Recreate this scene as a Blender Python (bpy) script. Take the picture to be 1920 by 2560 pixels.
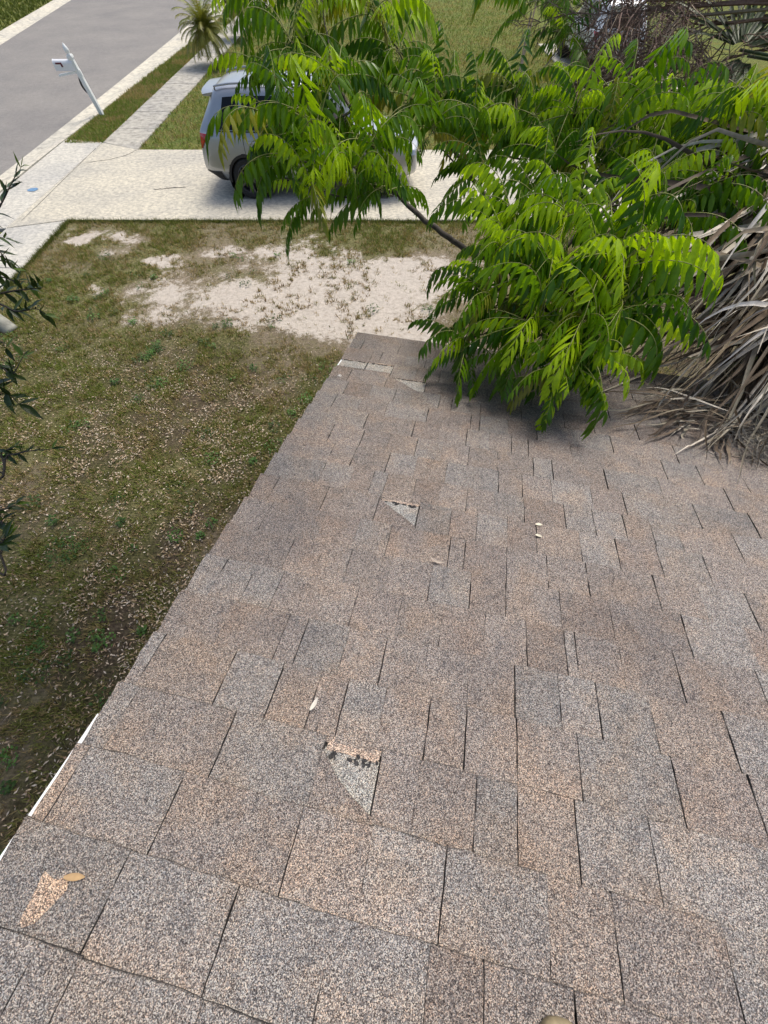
import bpy, bmesh, math, random
import numpy as np
from mathutils import Vector, Matrix

random.seed(7); RNG = np.random.default_rng(7)
for o in list(bpy.data.objects): bpy.data.objects.remove(o)
SC = bpy.context.scene
COL = SC.collection
R = math.radians

# ------------------------------------------------------------------ camera, world, sun, exposure
CAM_H = 3.95; PITCH = R(58.8); FPX = 962.0          # focal length in pixels of the 1920 x 2560 photograph
cd = bpy.data.cameras.new('camera'); cam = bpy.data.objects.new('camera', cd); COL.objects.link(cam)
cam.location = (0, 0, CAM_H); cam.rotation_euler = (R(90) - PITCH, 0, 0)
cd.sensor_fit = 'VERTICAL'; cd.sensor_height = 36.0; cd.lens = FPX / 2560 * 36
cd.clip_start = 0.02; cd.clip_end = 600
SC.camera = cam

SUN_EL, SUN_AZ = R(62), R(32)                        # high hazy sun, ahead and to the right
w = bpy.data.worlds.new('World'); SC.world = w; w.use_nodes = True
nt = w.node_tree; bg = nt.nodes['Background']
sky = nt.nodes.new('ShaderNodeTexSky'); sky.sky_type = 'NISHITA'; sky.sun_disc = False
sky.sun_elevation = SUN_EL; sky.sun_rotation = SUN_AZ; sky.air_density = 1.0; sky.dust_density = 4.0; sky.ozone_density = 1.0
nt.links.new(sky.outputs[0], bg.inputs[0]); bg.inputs[1].default_value = 0.13
sd = bpy.data.lights.new('sun', 'SUN'); sd.energy = 2.0; sd.angle = R(24); sd.color = (1, 0.95, 0.87)
sun = bpy.data.objects.new('sun', sd); COL.objects.link(sun); sun.location = (10, 15, 30)
sv = Vector((math.sin(SUN_AZ) * math.cos(SUN_EL), math.cos(SUN_AZ) * math.cos(SUN_EL), math.sin(SUN_EL)))
sun.rotation_euler = sv.to_track_quat('Z', 'Y').to_euler()
vs = SC.view_settings; vs.view_transform = 'Standard'; vs.look = 'None'; vs.gamma = 1; vs.exposure = 0.45
vs.use_curve_mapping = False

# ------------------------------------------------------------------ geometry helpers
CP, SP = math.cos(PITCH), math.sin(PITCH)
def at(u, v, depth):
    """world point on the sight line of photo pixel (u, v), depth metres along the lens axis"""
    x = (u - 960) / FPX; y = (1280 - v) / FPX
    return Vector((x * depth, (CP + y * SP) * depth, CAM_H + (y * CP - SP) * depth))

def tag(o, label=None, cat=None, group=None, kind=None):
    if label: o['label'] = label
    if cat: o['category'] = cat
    if group: o['group'] = group
    if kind: o['kind'] = kind
    return o

def empty(name, loc=(0, 0, 0), parent=None):
    o = bpy.data.objects.new(name, None); COL.objects.link(o); o.location = loc; o.empty_display_size = 0.1
    o.parent = parent
    return o

def link(name, me, mats, parent=None, loc=None):
    o = bpy.data.objects.new(name, me); COL.objects.link(o)
    if mats is not None and len(me.materials) == 0:
        for m in (mats if isinstance(mats, (list, tuple)) else [mats]): me.materials.append(m)
    o.parent = parent
    if loc is not None: o.location = loc
    return o

def mesh_np(name, V, F, col=None, smooth=False, mi=None):
    """fast mesh from numpy arrays; F is (n,3) or (n,4); col is per-vertex rgb in attribute tint"""
    V = np.asarray(V, np.float32); F = np.asarray(F, np.int32); k = F.shape[1]
    me = bpy.data.meshes.new(name)
    me.vertices.add(len(V)); me.vertices.foreach_set('co', V.ravel())
    me.loops.add(F.size); me.loops.foreach_set('vertex_index', F.ravel())
    me.polygons.add(len(F)); me.polygons.foreach_set('loop_start', np.arange(0, F.size, k, dtype=np.int32))
    if mi is not None: me.polygons.foreach_set('material_index', np.asarray(mi, np.int32))
    me.polygons.foreach_set('use_smooth', np.full(len(F), smooth))
    me.update(calc_edges=True); me.validate()
    if col is not None: set_tint(me, col)
    return me

def set_tint(me, col, name='tint'):
    col = np.asarray(col, np.float32)
    if col.ndim == 1: col = np.tile(col, (len(me.vertices), 1))
    if col.shape[1] == 3: col = np.concatenate([col, np.ones((len(col), 1), np.float32)], 1)
    a = me.attributes.new(name, 'FLOAT_COLOR', 'POINT'); a.data.foreach_set('color', col.ravel())

class MB:
    """collects faces for one mesh"""
    def __init__(s): s.v = []; s.f = []; s.m = []; s.c = []; s.cur = (1, 1, 1); s.mi = 0
    def add(s, vs, fs):
        b = len(s.v); s.v += [tuple(p) for p in vs]; s.c += [s.cur] * len(vs)
        for f in fs: s.f.append(tuple(b + i for i in f)); s.m.append(s.mi)
    def box(s, lo, hi, M=None):
        P = [Vector((x, y, z)) for x in (lo[0], hi[0]) for y in (lo[1], hi[1]) for z in (lo[2], hi[2])]
        if M is not None: P = [M @ p for p in P]
        s.add(P, [(0, 1, 3, 2), (4, 6, 7, 5), (0, 4, 5, 1), (2, 3, 7, 6), (0, 2, 6, 4), (1, 5, 7, 3)])
    def tube(s, pts, rad, n=6, cap=True):
        pts = [Vector(p) for p in pts]
        if not isinstance(rad, (list, tuple)): rad = [rad] * len(pts)
        ref = Vector((0.31, 0.17, 0.93)); b0 = len(s.v); V = []
        for i, p in enumerate(pts):
            t = (pts[min(i + 1, len(pts) - 1)] - pts[max(i - 1, 0)])
            if t.length < 1e-9: t = Vector((0, 0, 1))
            t.normalize(); a = t.cross(ref)
            if a.length < 1e-4: a = t.cross(Vector((1, 0, 0)))
            a.normalize(); b = t.cross(a); ref = b.cross(t) if False else ref
            for k in range(n):
                q = 2 * math.pi * k / n; V.append(p + (a * math.cos(q) + b * math.sin(q)) * rad[i])
        F = []
        for i in range(len(pts) - 1):
            for k in range(n):
                k2 = (k + 1) % n; F.append((i * n + k, i * n + k2, (i + 1) * n + k2, (i + 1) * n + k))
        if cap: F += [tuple(range(n - 1, -1, -1)), tuple((len(pts) - 1) * n + k for k in range(n))]
        s.add(V, F)
    def lathe(s, prof, n=16, M=None):
        """prof: (radius, z) pairs"""
        V = []
        for r, z in prof:
            for k in range(n):
                q = 2 * math.pi * k / n; p = Vector((r * math.cos(q), r * math.sin(q), z)); V.append(M @ p if M is not None else p)
        F = []
        for i in range(len(prof) - 1):
            for k in range(n):
                k2 = (k + 1) % n; F.append((i * n + k, i * n + k2, (i + 1) * n + k2, (i + 1) * n + k))
        s.add(V, F)
    def prism(s, poly, z0, z1, bev=0.0):
        n = len(poly); c = Vector((sum(p[0] for p in poly) / n, sum(p[1] for p in poly) / n, 0))
        V = [(p[0], p[1], z0) for p in poly] + [(p[0], p[1], z1 - bev) for p in poly]
        if bev:
            for i, p in enumerate(poly):
                a = Vector(poly[i - 1][:2]) - Vector(p[:2]); b = Vector(poly[(i + 1) % n][:2]) - Vector(p[:2])
                d = (a.normalized() + b.normalized()) if True else a
                V.append((p[0] + d.x * bev, p[1] + d.y * bev, z1))
        F = [tuple(range(n - 1, -1, -1))]
        L = 2 + (1 if bev else 0)
        for l in range(L - 1):
            for i in range(n):
                j = (i + 1) % n; F.append((l * n + i, l * n + j, (l + 1) * n + j, (l + 1) * n + i))
        F.append(tuple((L - 1) * n + i for i in range(n)))
        s.add(V, F)
    def build(s, name, mats, parent=None, loc=None, smooth=False, tint=False):
        me = bpy.data.meshes.new(name); me.from_pydata(s.v, [], s.f); me.update()
        if not isinstance(mats, (list, tuple)): mats = [mats]
        for m in mats: me.materials.append(m)
        if any(s.m): me.polygons.foreach_set('material_index', s.m)
        if smooth: me.polygons.foreach_set('use_smooth', [True] * len(me.polygons))
        if tint: set_tint(me, np.array(s.c))
        return link(name, me, None, parent, loc)

def smooth_path(P, n):
    """Catmull-Rom through points"""
    P = [Vector(p) for p in P]; Q = [P[0] * 2 - P[1]] + P + [P[-1] * 2 - P[-2]]; out = []
    for i in range(1, len(Q) - 2):
        for k in range(n):
            t = k / n; a, b, c, d = Q[i - 1], Q[i], Q[i + 1], Q[i + 2]
            out.append(0.5 * ((2 * b) + (c - a) * t + (2 * a - 5 * b + 4 * c - d) * t * t + (3 * b - a - 3 * c + d) * t ** 3))
    out.append(P[-1]); return out

_T = np.random.default_rng(3).random((8, 256, 256))
def vnoise(x, y, seed=0):
    x = np.asarray(x, float); y = np.asarray(y, float)
    xi = np.floor(x).astype(int); yi = np.floor(y).astype(int); fx = x - xi; fy = y - yi
    fx = fx * fx * (3 - 2 * fx); fy = fy * fy * (3 - 2 * fy); T = _T[seed % 8]
    g = lambda a, b: T[a % 256, b % 256]
    return (g(xi, yi) * (1 - fx) + g(xi + 1, yi) * fx) * (1 - fy) + (g(xi, yi + 1) * (1 - fx) + g(xi + 1, yi + 1) * fx) * fy
def fbm(x, y, sc, octv=4, seed=0):
    s = 0; a = 0.5; t = 0
    for i in range(octv):
        s = s + a * vnoise(np.asarray(x) * sc + 17.3 * i + 40, np.asarray(y) * sc + 9.1 * i + 60, seed + i); t += a; a *= 0.5; sc *= 2.03
    return s / t
def sstep(a, b, x): t = np.clip((x - a) / (b - a), 0, 1); return t * t * (3 - 2 * t)

# ------------------------------------------------------------------ materials
def newmat(name):
    m = bpy.data.materials.new(name); m.use_nodes = True; t = m.node_tree
    b = t.nodes['Principled BSDF']; return m, t, b
def N(t, typ, **kw):
    n = t.nodes.new(typ)
    for k, v in kw.items():
        if k.startswith('i_'):
            key = k[2:]; key = int(key) if key.isdigit() else key.replace('_', ' ')
            n.inputs[key].default_value = v
        else: setattr(n, k, v)
    return n
def ramp(t, fac, stops, interp='LINEAR'):
    n = t.nodes.new('ShaderNodeValToRGB'); e = n.color_ramp.elements; n.color_ramp.interpolation = interp
    while len(e) > 1: e.remove(e[-1])
    e[0].position = stops[0][0]; e[0].color = (*stops[0][1], 1)
    for p, c in stops[1:]:
        k = e.new(p); k.color = (*c, 1)
    t.links.new(fac, n.inputs[0]); return n.outputs[0]
def mixc(t, a, b, fac, mode='MIX'):
    n = t.nodes.new('ShaderNodeMix'); n.data_type = 'RGBA'; n.blend_type = mode
    for s, v in ((n.inputs[0], fac), (n.inputs[6], a), (n.inputs[7], b)):
        if hasattr(v, 'is_linked') or hasattr(v, 'links'): t.links.new(v, s)
        elif isinstance(v, (int, float)): s.default_value = v
        else: s.default_value = (*v[:3], 1)
    return n.outputs[2]
def noise(t, vec, scale, detail=4, rough=0.55, dist=0.0):
    n = N(t, 'ShaderNodeTexNoise', i_Scale=scale, i_Detail=detail, i_Roughness=rough, i_Distortion=dist)
    if vec is not None: t.links.new(vec, n.inputs['Vector'])
    return n.outputs['Fac']
def bump(t, b, h, strength=0.3, dist=0.01):
    n = N(t, 'ShaderNodeBump', i_Strength=strength, i_Distance=dist); t.links.new(h, n.inputs['Height']); t.links.new(n.outputs[0], b.inputs['Normal'])
def pos(t): return t.nodes.new('ShaderNodeNewGeometry').outputs['Position']
def simple(name, col, rough=0.6, metal=0.0, coat=0.0, nscale=0, namt=0.15, spec=0.5):
    m, t, b = newmat(name); b.inputs['Base Color'].default_value = (*col, 1); b.inputs['Roughness'].default_value = rough
    b.inputs['Metallic'].default_value = metal; b.inputs['Coat Weight'].default_value = coat; b.inputs['Specular IOR Level'].default_value = spec
    if nscale:
        tc = N(t, 'ShaderNodeTexCoord').outputs['Object']
        f = noise(t, tc, nscale, 5); lo = tuple(c * (1 - namt) for c in col); hi = tuple(min(1, c * (1 + namt)) for c in col)
        t.links.new(ramp(t, f, [(0.3, lo), (0.7, hi)]), b.inputs['Base Color'])
    return m

def mat_granules(name):
    """mineral granules of weathered asphalt shingles; attribute tint is the shingle's own blend colour"""
    m, t, b = newmat(name); P = pos(t)
    at_ = N(t, 'ShaderNodeAttribute', attribute_name='tint')
    v = N(t, 'ShaderNodeTexVoronoi', i_Scale=680.0); t.links.new(P, v.inputs['Vector'])
    sep = N(t, 'ShaderNodeSeparateColor'); t.links.new(v.outputs['Color'], sep.inputs[0])
    big = noise(t, P, 560, 3)
    add = N(t, 'ShaderNodeMath', operation='MULTIPLY_ADD'); t.links.new(big, add.inputs[0]); add.inputs[1].default_value = 0.45
    sub = N(t, 'ShaderNodeMath', operation='MULTIPLY'); t.links.new(sep.outputs[0], sub.inputs[0]); sub.inputs[1].default_value = 0.80
    t.links.new(sub.outputs[0], add.inputs[2])
    g = ramp(t, add.outputs[0], [(0.20, (0.09, 0.082, 0.082)), (0.37, (0.36, 0.33, 0.32)), (0.58, (0.86, 0.82, 0.80)), (0.80, (1.5, 1.43, 1.35)), (0.96, (2.9, 2.75, 2.45))])
    hue = ramp(t, sep.outputs[1], [(0.0, (0.90, 0.95, 1.02)), (0.45, (1, 1, 1)), (0.8, (1.08, 0.98, 0.92)), (1, (1.16, 0.98, 0.88))])
    c = mixc(t, g, hue, 1.0, 'MULTIPLY'); c = mixc(t, c, at_.outputs['Color'], 1.0, 'MULTIPLY')
    # wear with a shape of its own: dark algae film and grey worn blotches
    st = ramp(t, noise(t, P, 2.2, 5, 0.6, 0.4), [(0.30, (0.80, 0.80, 0.82)), (0.52, (1, 1, 1)), (0.75, (1.08, 1.05, 1.03))])
    c = mixc(t, c, st, 1.0, 'MULTIPLY')
    tan = ramp(t, noise(t, P, 7.5, 4, 0.6, 0.3), [(0.36, (0.95, 0.97, 1.0)), (0.5, (1, 1, 1)), (0.64, (1.09, 1.02, 0.95))])
    c = mixc(t, c, tan, 1.0, 'MULTIPLY')
    sp = ramp(t, noise(t, P, 26, 3, 0.6), [(0.28, (0.72, 0.74, 0.77)), (0.46, (1, 1, 1))])
    c = mixc(t, c, sp, 1.0, 'MULTIPLY')
    t.links.new(c, b.inputs['Base Color']); b.inputs['Roughness'].default_value = 0.9
    b.inputs['Specular IOR Level'].default_value = 0.35
    bump(t, b, add.outputs[0], 0.55, 0.004)
    return m

def mat_leaf(name, use_tint=False, base=(0.1, 0.2, 0.03), trans=0.35, rough=0.38, objcol=False, spec=0.32):
    m, t, b = newmat(name); out = t.nodes['Material Output']
    if use_tint: src = N(t, 'ShaderNodeAttribute', attribute_name='tint').outputs['Color']
    elif objcol: src = N(t, 'ShaderNodeObjectInfo').outputs['Color']
    else:
        rgb = N(t, 'ShaderNodeRGB'); rgb.outputs[0].default_value = (*base, 1); src = rgb.outputs[0]
    P = pos(t); n = noise(t, P, 60, 3)
    c = mixc(t, src, ramp(t, n, [(0.3, (0.78, 0.82, 0.8)), (0.7, (1.18, 1.14, 1.0))]), 1.0, 'MULTIPLY')
    t.links.new(c, b.inputs['Base Color']); b.inputs['Roughness'].default_value = rough; b.inputs['Specular IOR Level'].default_value = spec
    tr = N(t, 'ShaderNodeBsdfTranslucent'); c2 = mixc(t, c, (1.25, 1.3, 0.5), 1.0, 'MULTIPLY'); t.links.new(c2, tr.inputs['Color'])
    mx = N(t, 'ShaderNodeMixShader'); mx.inputs[0].default_value = trans
    t.links.new(b.outputs[0], mx.inputs[1]); t.links.new(tr.outputs[0], mx.inputs[2]); t.links.new(mx.outputs[0], out.inputs['Surface'])
    return m

def mat_tint(name, rough=0.8, spec=0.3, nscale=40):
    m, t, b = newmat(name); a = N(t, 'ShaderNodeAttribute', attribute_name='tint').outputs['Color']
    n = noise(t, pos(t), nscale, 4)
    t.links.new(mixc(t, a, ramp(t, n, [(0.3, (0.75, 0.75, 0.75)), (0.7, (1.2, 1.2, 1.2))]), 1.0, 'MULTIPLY'), b.inputs['Base Color'])
    b.inputs['Roughness'].default_value = rough; b.inputs['Specular IOR Level'].default_value = spec
    return m

def mat_concrete(name, lo, mid, hi, sc=7.0, stretch=(1, 1, 1)):
    m, t, b = newmat(name); mp = N(t, 'ShaderNodeMapping'); mp.inputs['Scale'].default_value = stretch
    t.links.new(pos(t), mp.inputs['Vector']); P = mp.outputs[0]
    f = noise(t, P, sc, 6, 0.68, 0.3); c = ramp(t, f, [(0.34, lo), (0.48, mid), (0.62, hi)])
    c = mixc(t, c, ramp(t, noise(t, P, 0.55, 4, 0.6), [(0.3, (0.82, 0.83, 0.85)), (0.6, (1.05, 1.04, 1.0))]), 1.0, 'MULTIPLY')
    c = mixc(t, c, ramp(t, noise(t, P, 60, 3), [(0.3, (0.86, 0.86, 0.86)), (0.6, (1.06, 1.06, 1.06))]), 1.0, 'MULTIPLY')
    t.links.new(c, b.inputs['Base Color']); b.inputs['Roughness'].default_value = 0.9; b.inputs['Specular IOR Level'].default_value = 0.25
    bump(t, b, noise(t, P, 90, 4), 0.3, 0.004)
    return m

M = {}
M['granule'] = mat_granules('shingle_granules')
M['asphalt_edge'] = simple('shingle_cut_edge', (0.035, 0.033, 0.033), 0.9, nscale=160, namt=0.9)
M['underlay'] = simple('shingle_backing', (0.03, 0.028, 0.027), 0.95, nscale=90, namt=0.5)
M['white_metal'] = simple('white_painted_metal', (0.78, 0.79, 0.79), 0.4, nscale=6, namt=0.06)
M['stucco'] = simple('beige_stucco', (0.52, 0.46, 0.37), 0.9, nscale=40, namt=0.12)
M['soffit'] = simple('white_soffit', (0.7, 0.7, 0.68), 0.6, nscale=9, namt=0.06)
M['drive'] = mat_concrete('driveway_concrete', (0.34, 0.325, 0.28), (0.47, 0.44, 0.37), (0.61, 0.57, 0.465), 13.0, (0.85, 1.1, 1))
M['walk'] = mat_concrete('sidewalk_concrete', (0.24, 0.23, 0.205), (0.36, 0.345, 0.305), (0.48, 0.455, 0.40), 5.0)
M['apron'] = mat_concrete('apron_concrete', (0.35, 0.34, 0.31), (0.47, 0.455, 0.41), (0.59, 0.565, 0.50), 13.0, (0.85, 1.1, 1))
M['curb'] = mat_concrete('curb_concrete', (0.36, 0.34, 0.29), (0.54, 0.51, 0.43), (0.64, 0.60, 0.50), 6.0)
M['crack'] = simple('dirt_in_joint', (0.09, 0.085, 0.07), 1.0, nscale=30, namt=0.5)
M['blue_paint'] = simple('blue_marking_paint', (0.11, 0.22, 0.36), 0.7, nscale=14, namt=0.35)
M['white_vinyl'] = simple('white_vinyl', (0.80, 0.82, 0.80), 0.35, nscale=5, namt=0.05)
M['black_iron'] = simple('black_iron', (0.02, 0.02, 0.02), 0.5, nscale=30, namt=0.3)
M['dark_red'] = simple('mail_flag_red', (0.12, 0.012, 0.02), 0.5, nscale=30, namt=0.3)
M['bark'] = simple('tree_bark', (0.075, 0.062, 0.05), 0.9, nscale=45, namt=0.5)
M['twig'] = simple('green_twig', (0.20, 0.22, 0.05), 0.6, nscale=40, namt=0.3)
M['frond'] = mat_leaf('compound_leaf', objcol=True, trans=0.33, rough=0.30)
M['grass'] = mat_leaf('grass_blade', use_tint=True, trans=0.25, rough=0.7, spec=0.15)
M['weed'] = mat_leaf('weed_leaf', use_tint=True, trans=0.25, rough=0.5)
M['litter'] = mat_tint('dry_leaf', 0.75, 0.3)
M['dead_palm'] = mat_tint('dead_palm_blade', 0.7, 0.35, 30)
M['palm_green'] = mat_leaf('palm_blade', use_tint=True, trans=0.2, rough=0.4)
M['glossy'] = mat_leaf('glossy_leaf', objcol=True, trans=0.18, rough=0.28)
M['glossy_t'] = mat_leaf('glossy_leaf_crown', use_tint=True, trans=0.18, rough=0.3)
M['dead_twig'] = mat_tint('dead_twig', 0.85, 0.2, 60)
M['pale_bark'] = simple('pale_bark', (0.30, 0.30, 0.25), 0.7, nscale=14, namt=0.3)
M['palm_trunk'] = simple('palm_trunk', (0.085, 0.065, 0.05), 0.9, nscale=40, namt=0.5)

# asphalt of the street
def mat_asphalt():
    m, t, b = newmat('street_asphalt'); P = pos(t)
    c = ramp(t, noise(t, P, 120, 3, 0.7), [(0.28, (0.125, 0.119, 0.110)), (0.5, (0.225, 0.214, 0.198)), (0.72, (0.36, 0.342, 0.315))])
    c = mixc(t, c, ramp(t, noise(t, P, 0.5, 5, 0.6), [(0.3, (0.86, 0.86, 0.88)), (0.7, (1.1, 1.09, 1.07))]), 1.0, 'MULTIPLY')
    c = mixc(t, c, ramp(t, noise(t, P, 9, 4, 0.7), [(0.3, (0.88, 0.88, 0.88)), (0.7, (1.1, 1.1, 1.1))]), 1.0, 'MULTIPLY')
    t.links.new(c, b.inputs['Base Color']); b.inputs['Roughness'].default_value = 0.9; b.inputs['Specular IOR Level'].default_value = 0.25
    bump(t, b, noise(t, P, 140, 3), 0.5, 0.006); return m
M['asphalt'] = mat_asphalt()

def mat_lawn():
    """soil, thatch and sand; attribute ground_mask: r sand, g living green, b litter"""
    m, t, b = newmat('lawn_soil'); P = pos(t)
    a = N(t, 'ShaderNodeAttribute', attribute_name='ground_mask'); s = N(t, 'ShaderNodeSeparateColor'); t.links.new(a.outputs['Color'], s.inputs[0])
    soil = ramp(t, noise(t, P, 34, 5, 0.7), [(0.3, (0.085, 0.068, 0.046)), (0.5, (0.22, 0.18, 0.125)), (0.7, (0.40, 0.33, 0.24))])
    green = ramp(t, noise(t, P, 30, 5, 0.7), [(0.32, (0.05, 0.052, 0.022)), (0.52, (0.15, 0.145, 0.06)), (0.7, (0.30, 0.265, 0.135))])
    sand = ramp(t, noise(t, P, 14, 6, 0.7), [(0.25, (0.29, 0.245, 0.195)), (0.45, (0.47, 0.42, 0.355)), (0.7, (0.58, 0.525, 0.455))])
    mul = ramp(t, noise(t, P, 26, 5, 0.7), [(0.3, (0.03, 0.022, 0.016)), (0.5, (0.085, 0.064, 0.045)), (0.72, (0.19, 0.145, 0.105))]); soil = mixc(t, soil, mul, s.outputs[2]); green = mixc(t, green, (0.6, 0.6, 0.6), s.outputs[2], 'MULTIPLY')
    def edge(ch, sc, lo, hi):
        ad = N(t, 'ShaderNodeMath', operation='MULTIPLY_ADD'); nn = N(t, 'ShaderNodeMath', operation='MULTIPLY_ADD'); t.links.new(noise(t, P, sc * 4.5, 4, 0.8), nn.inputs[0]); nn.inputs[1].default_value = 0.45; n2 = N(t, 'ShaderNodeMath', operation='MULTIPLY_ADD'); t.links.new(noise(t, P, sc, 5, 0.75), n2.inputs[0]); n2.inputs[1].default_value = 0.8; n2.inputs[2].default_value = -0.125; t.links.new(n2.outputs[0], nn.inputs[2]); t.links.new(nn.outputs[0], ad.inputs[0]); ad.inputs[1].default_value = 1.7
        sb = N(t, 'ShaderNodeMath', operation='SUBTRACT'); t.links.new(ch, sb.inputs[0]); sb.inputs[1].default_value = 0.85
        t.links.new(sb.outputs[0], ad.inputs[2])
        mr = N(t, 'ShaderNodeMapRange', i_From_Min=lo, i_From_Max=hi); t.links.new(ad.outputs[0], mr.inputs[0]); return mr.outputs[0]
    c = mixc(t, soil, green, edge(s.outputs[1], 13, 0.15, 0.75)); es = edge(s.outputs[0], 9, 0.40, 0.62); c = mixc(t, c, sand, es)
    t.links.new(c, b.inputs['Base Color']); b.inputs['Roughness'].default_value = 1.0; b.inputs['Specular IOR Level'].default_value = 0.1
    # ripples of tyre treads in the sand
    wv = N(t, 'ShaderNodeTexWave', wave_type='BANDS', bands_direction='Y', i_Scale=9.0, i_Distortion=3.0, i_Detail=3.0); wv.inputs['Detail Scale'].default_value = 0.7
    t.links.new(P, wv.inputs['Vector'])
    h = N(t, 'ShaderNodeMath', operation='MULTIPLY_ADD'); t.links.new(wv.outputs['Fac'], h.inputs[0]); h.inputs[1].default_value = 0.22; t.links.new(noise(t, P, 30, 6, 0.75), h.inputs[2])
    bump(t, b, h.outputs[0], 0.7, 0.03); return m
M['lawn'] = mat_lawn()

def mat_far_grass():
    m, t, b = newmat('far_grass'); P = pos(t)
    c = ramp(t, noise(t, P, 22, 6, 0.75), [(0.3, (0.05, 0.06, 0.02)), (0.5, (0.145, 0.17, 0.052)), (0.7, (0.28, 0.28, 0.12))])
    c = mixc(t, c, ramp(t, noise(t, P, 0.9, 5, 0.65), [(0.35, (1.2, 1.02, 0.85)), (0.65, (0.85, 1.0, 0.8))]), 1.0, 'MULTIPLY')
    t.links.new(c, b.inputs['Base Color']); b.inputs['Roughness'].default_value = 1.0; b.inputs['Specular IOR Level'].default_value = 0.1
    bump(t, b, noise(t, P, 40, 5, 0.8), 0.8, 0.05); return m
M['far_grass'] = mat_far_grass()
# ------------------------------------------------------------------ ground, street, walks, driveway
def grid_mesh(name, x0, x1, y0, y1, nx, ny, zf, mask=None, keep=None):
    X, Y = np.meshgrid(np.linspace(x0, x1, nx + 1), np.linspace(y0, y1, ny + 1)); Z = zf(X, Y)
    V = np.stack([X, Y, Z], -1).reshape(-1, 3); i = np.arange(ny)[:, None] * (nx + 1) + np.arange(nx)[None]
    F = np.stack([i, i + 1, i + nx + 2, i + nx + 1], -1).reshape(-1, 4)
    me = mesh_np(name, V, F, smooth=True)
    if mask is not None: set_tint(me, mask(V[:, 0], V[:, 1]), 'ground_mask')
    return me
flat = lambda z: (lambda X, Y: np.full_like(X, z))

tag(link('ground', grid_mesh('ground', -300, 300, -300, 300, 4, 4, flat(-0.12)), M['far_grass']), kind='structure')

def sand_f(x, y):
    e = 1 - np.sqrt(((x + 1.1) / 3.0) ** 2 + ((y - 7.15) / 1.55) ** 2)
    f = e + 1.5 * (fbm(x, y, 0.9, 5, 1) - 0.5) + 0.5 * (fbm(x, y, 4.0, 3, 2) - 0.5)
    for cx, cy, a, b in ((-6.0, 9.15, .75, .3), (-5.5, 8.55, .5, .28), (-4.3, 8.35, .6, .3), (-4.7, 7.2, .75, .25), (-2.6, 8.6, .9, .3), (0.5, 7.9, 1.4, .6), (0.8, 5.6, 1.0, .5)):
        f = np.maximum(f, (0.45 if cx < -3.5 else .75) * (1 - np.sqrt(((x - cx) / a) ** 2 + ((y - cy) / b) ** 2)) + 1.7 * (fbm(x, y, 2.2, 5, 3) - 0.5) - .12)
    return sstep(-0.45, 0.75, f)
def green_f(x, y): return np.clip(sstep(0.3, 0.7, fbm(x, y, 1.1, 6, 4)) * 0.6 + 0.25 + 0.12 * sstep(3.5, 6.0, y) - 0.55 * sand_f(x, y), 0, 1)
def litter_f(x, y): return np.clip(sstep(7.0, 4.6, y) * (0.35 + 0.9 * sstep(0.35, 0.6, fbm(x, y, 1.1, 4, 6))) + 0.06, 0, 1)
def lawn_z(x, y): return 0.05 * (fbm(x, y, 0.5, 4, 5) - 0.5) + 0.018 * (fbm(x, y, 5, 3, 2) - 0.5) - 0.02
lm = lambda x, y: np.stack([sand_f(x, y), green_f(x, y), litter_f(x, y)], 1)
lawn = link('front_lawn', grid_mesh('front_lawn', -7.02, 7.5, -4, 9.96, 208, 200, lawn_z, lm), M['lawn']); tag(lawn, kind='structure')
lawn_b = link('neighbouring_lawn', grid_mesh('neighbouring_lawn', -6.92, 60, 14.17, 110, 90, 120, lambda X, Y: 0.06 * (fbm(X, Y, 0.3, 4, 5) - 0.5) - 0.03), M['far_grass']); tag(lawn_b, kind='structure')

def road_near(y): return -9.95 - 0.0007 * np.maximum(0, np.asarray(y) - 12.0) ** 2
def curb_back(y): return np.clip(-9.25 + 0.03 * (np.asarray(y) - 15), -9.3, -8.85)
def road_far(y): y = np.asarray(y, float); return -17.5 - 0.16 * np.maximum(0, y - 26.5)
ys = np.linspace(-30, 110, 141)
V = []; 
for y in ys: V += [(float(road_near(y)) + 0.02, y, -0.07), ((float(road_near(y)) + float(road_far(y))) / 2, y, -0.02), (float(road_far(y)) - 0.02, y, -0.07)]
F = []
for i in range(len(ys) - 1):
    for k in range(2): a = i * 3 + k; F.append((a + 1, a, a + 3, a + 4))
tag(link('road', mesh_np('road', V, F, smooth=True), M['asphalt']), kind='structure')

def curb_run(name, fx_road, fx_back, y0, y1, step):
    root = empty(name, (0, 0, 0)); tag(root, kind='structure')
    y = y0
    while y < y1:
        mb = MB(); n = 4; ya, yb = y + 0.006, y + step - 0.006; P = []
        for i in range(n + 1):
            yy = ya + (yb - ya) * i / n; a = float(fx_road(yy)); b = float(fx_back(yy)); w = b - a
            sec = [(a, -0.2), (a, -0.066), (a + w * .3, -0.074), (a + w * .55, -0.05), (a + w * .78, 0.0), (a + w * .9, 0.012), (b, 0.006), (b, -0.2)]
            P += [(s[0], yy, s[1]) for s in sec]
        m = 8; fs = []
        for i in range(n):
            for k in range(m - 1): q = i * m + k; fs.append((q, q + 1, q + m + 1, q + m))
        fs += [tuple(range(m - 1, -1, -1)), tuple(n * m + k for k in range(m))]
        if fx_back(y) < fx_road(y): fs = [f[::-1] for f in fs]
        mb.add(P, fs); mb.build('curb_segment', M['curb'], root, smooth=False)
        y += step
    return root
curb_run('near_curb', road_near, curb_back, -9, 63, 3.05)
curb_run('far_curb', road_far, lambda y: road_far(y) - 0.85, 20, 60, 3.05)
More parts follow.
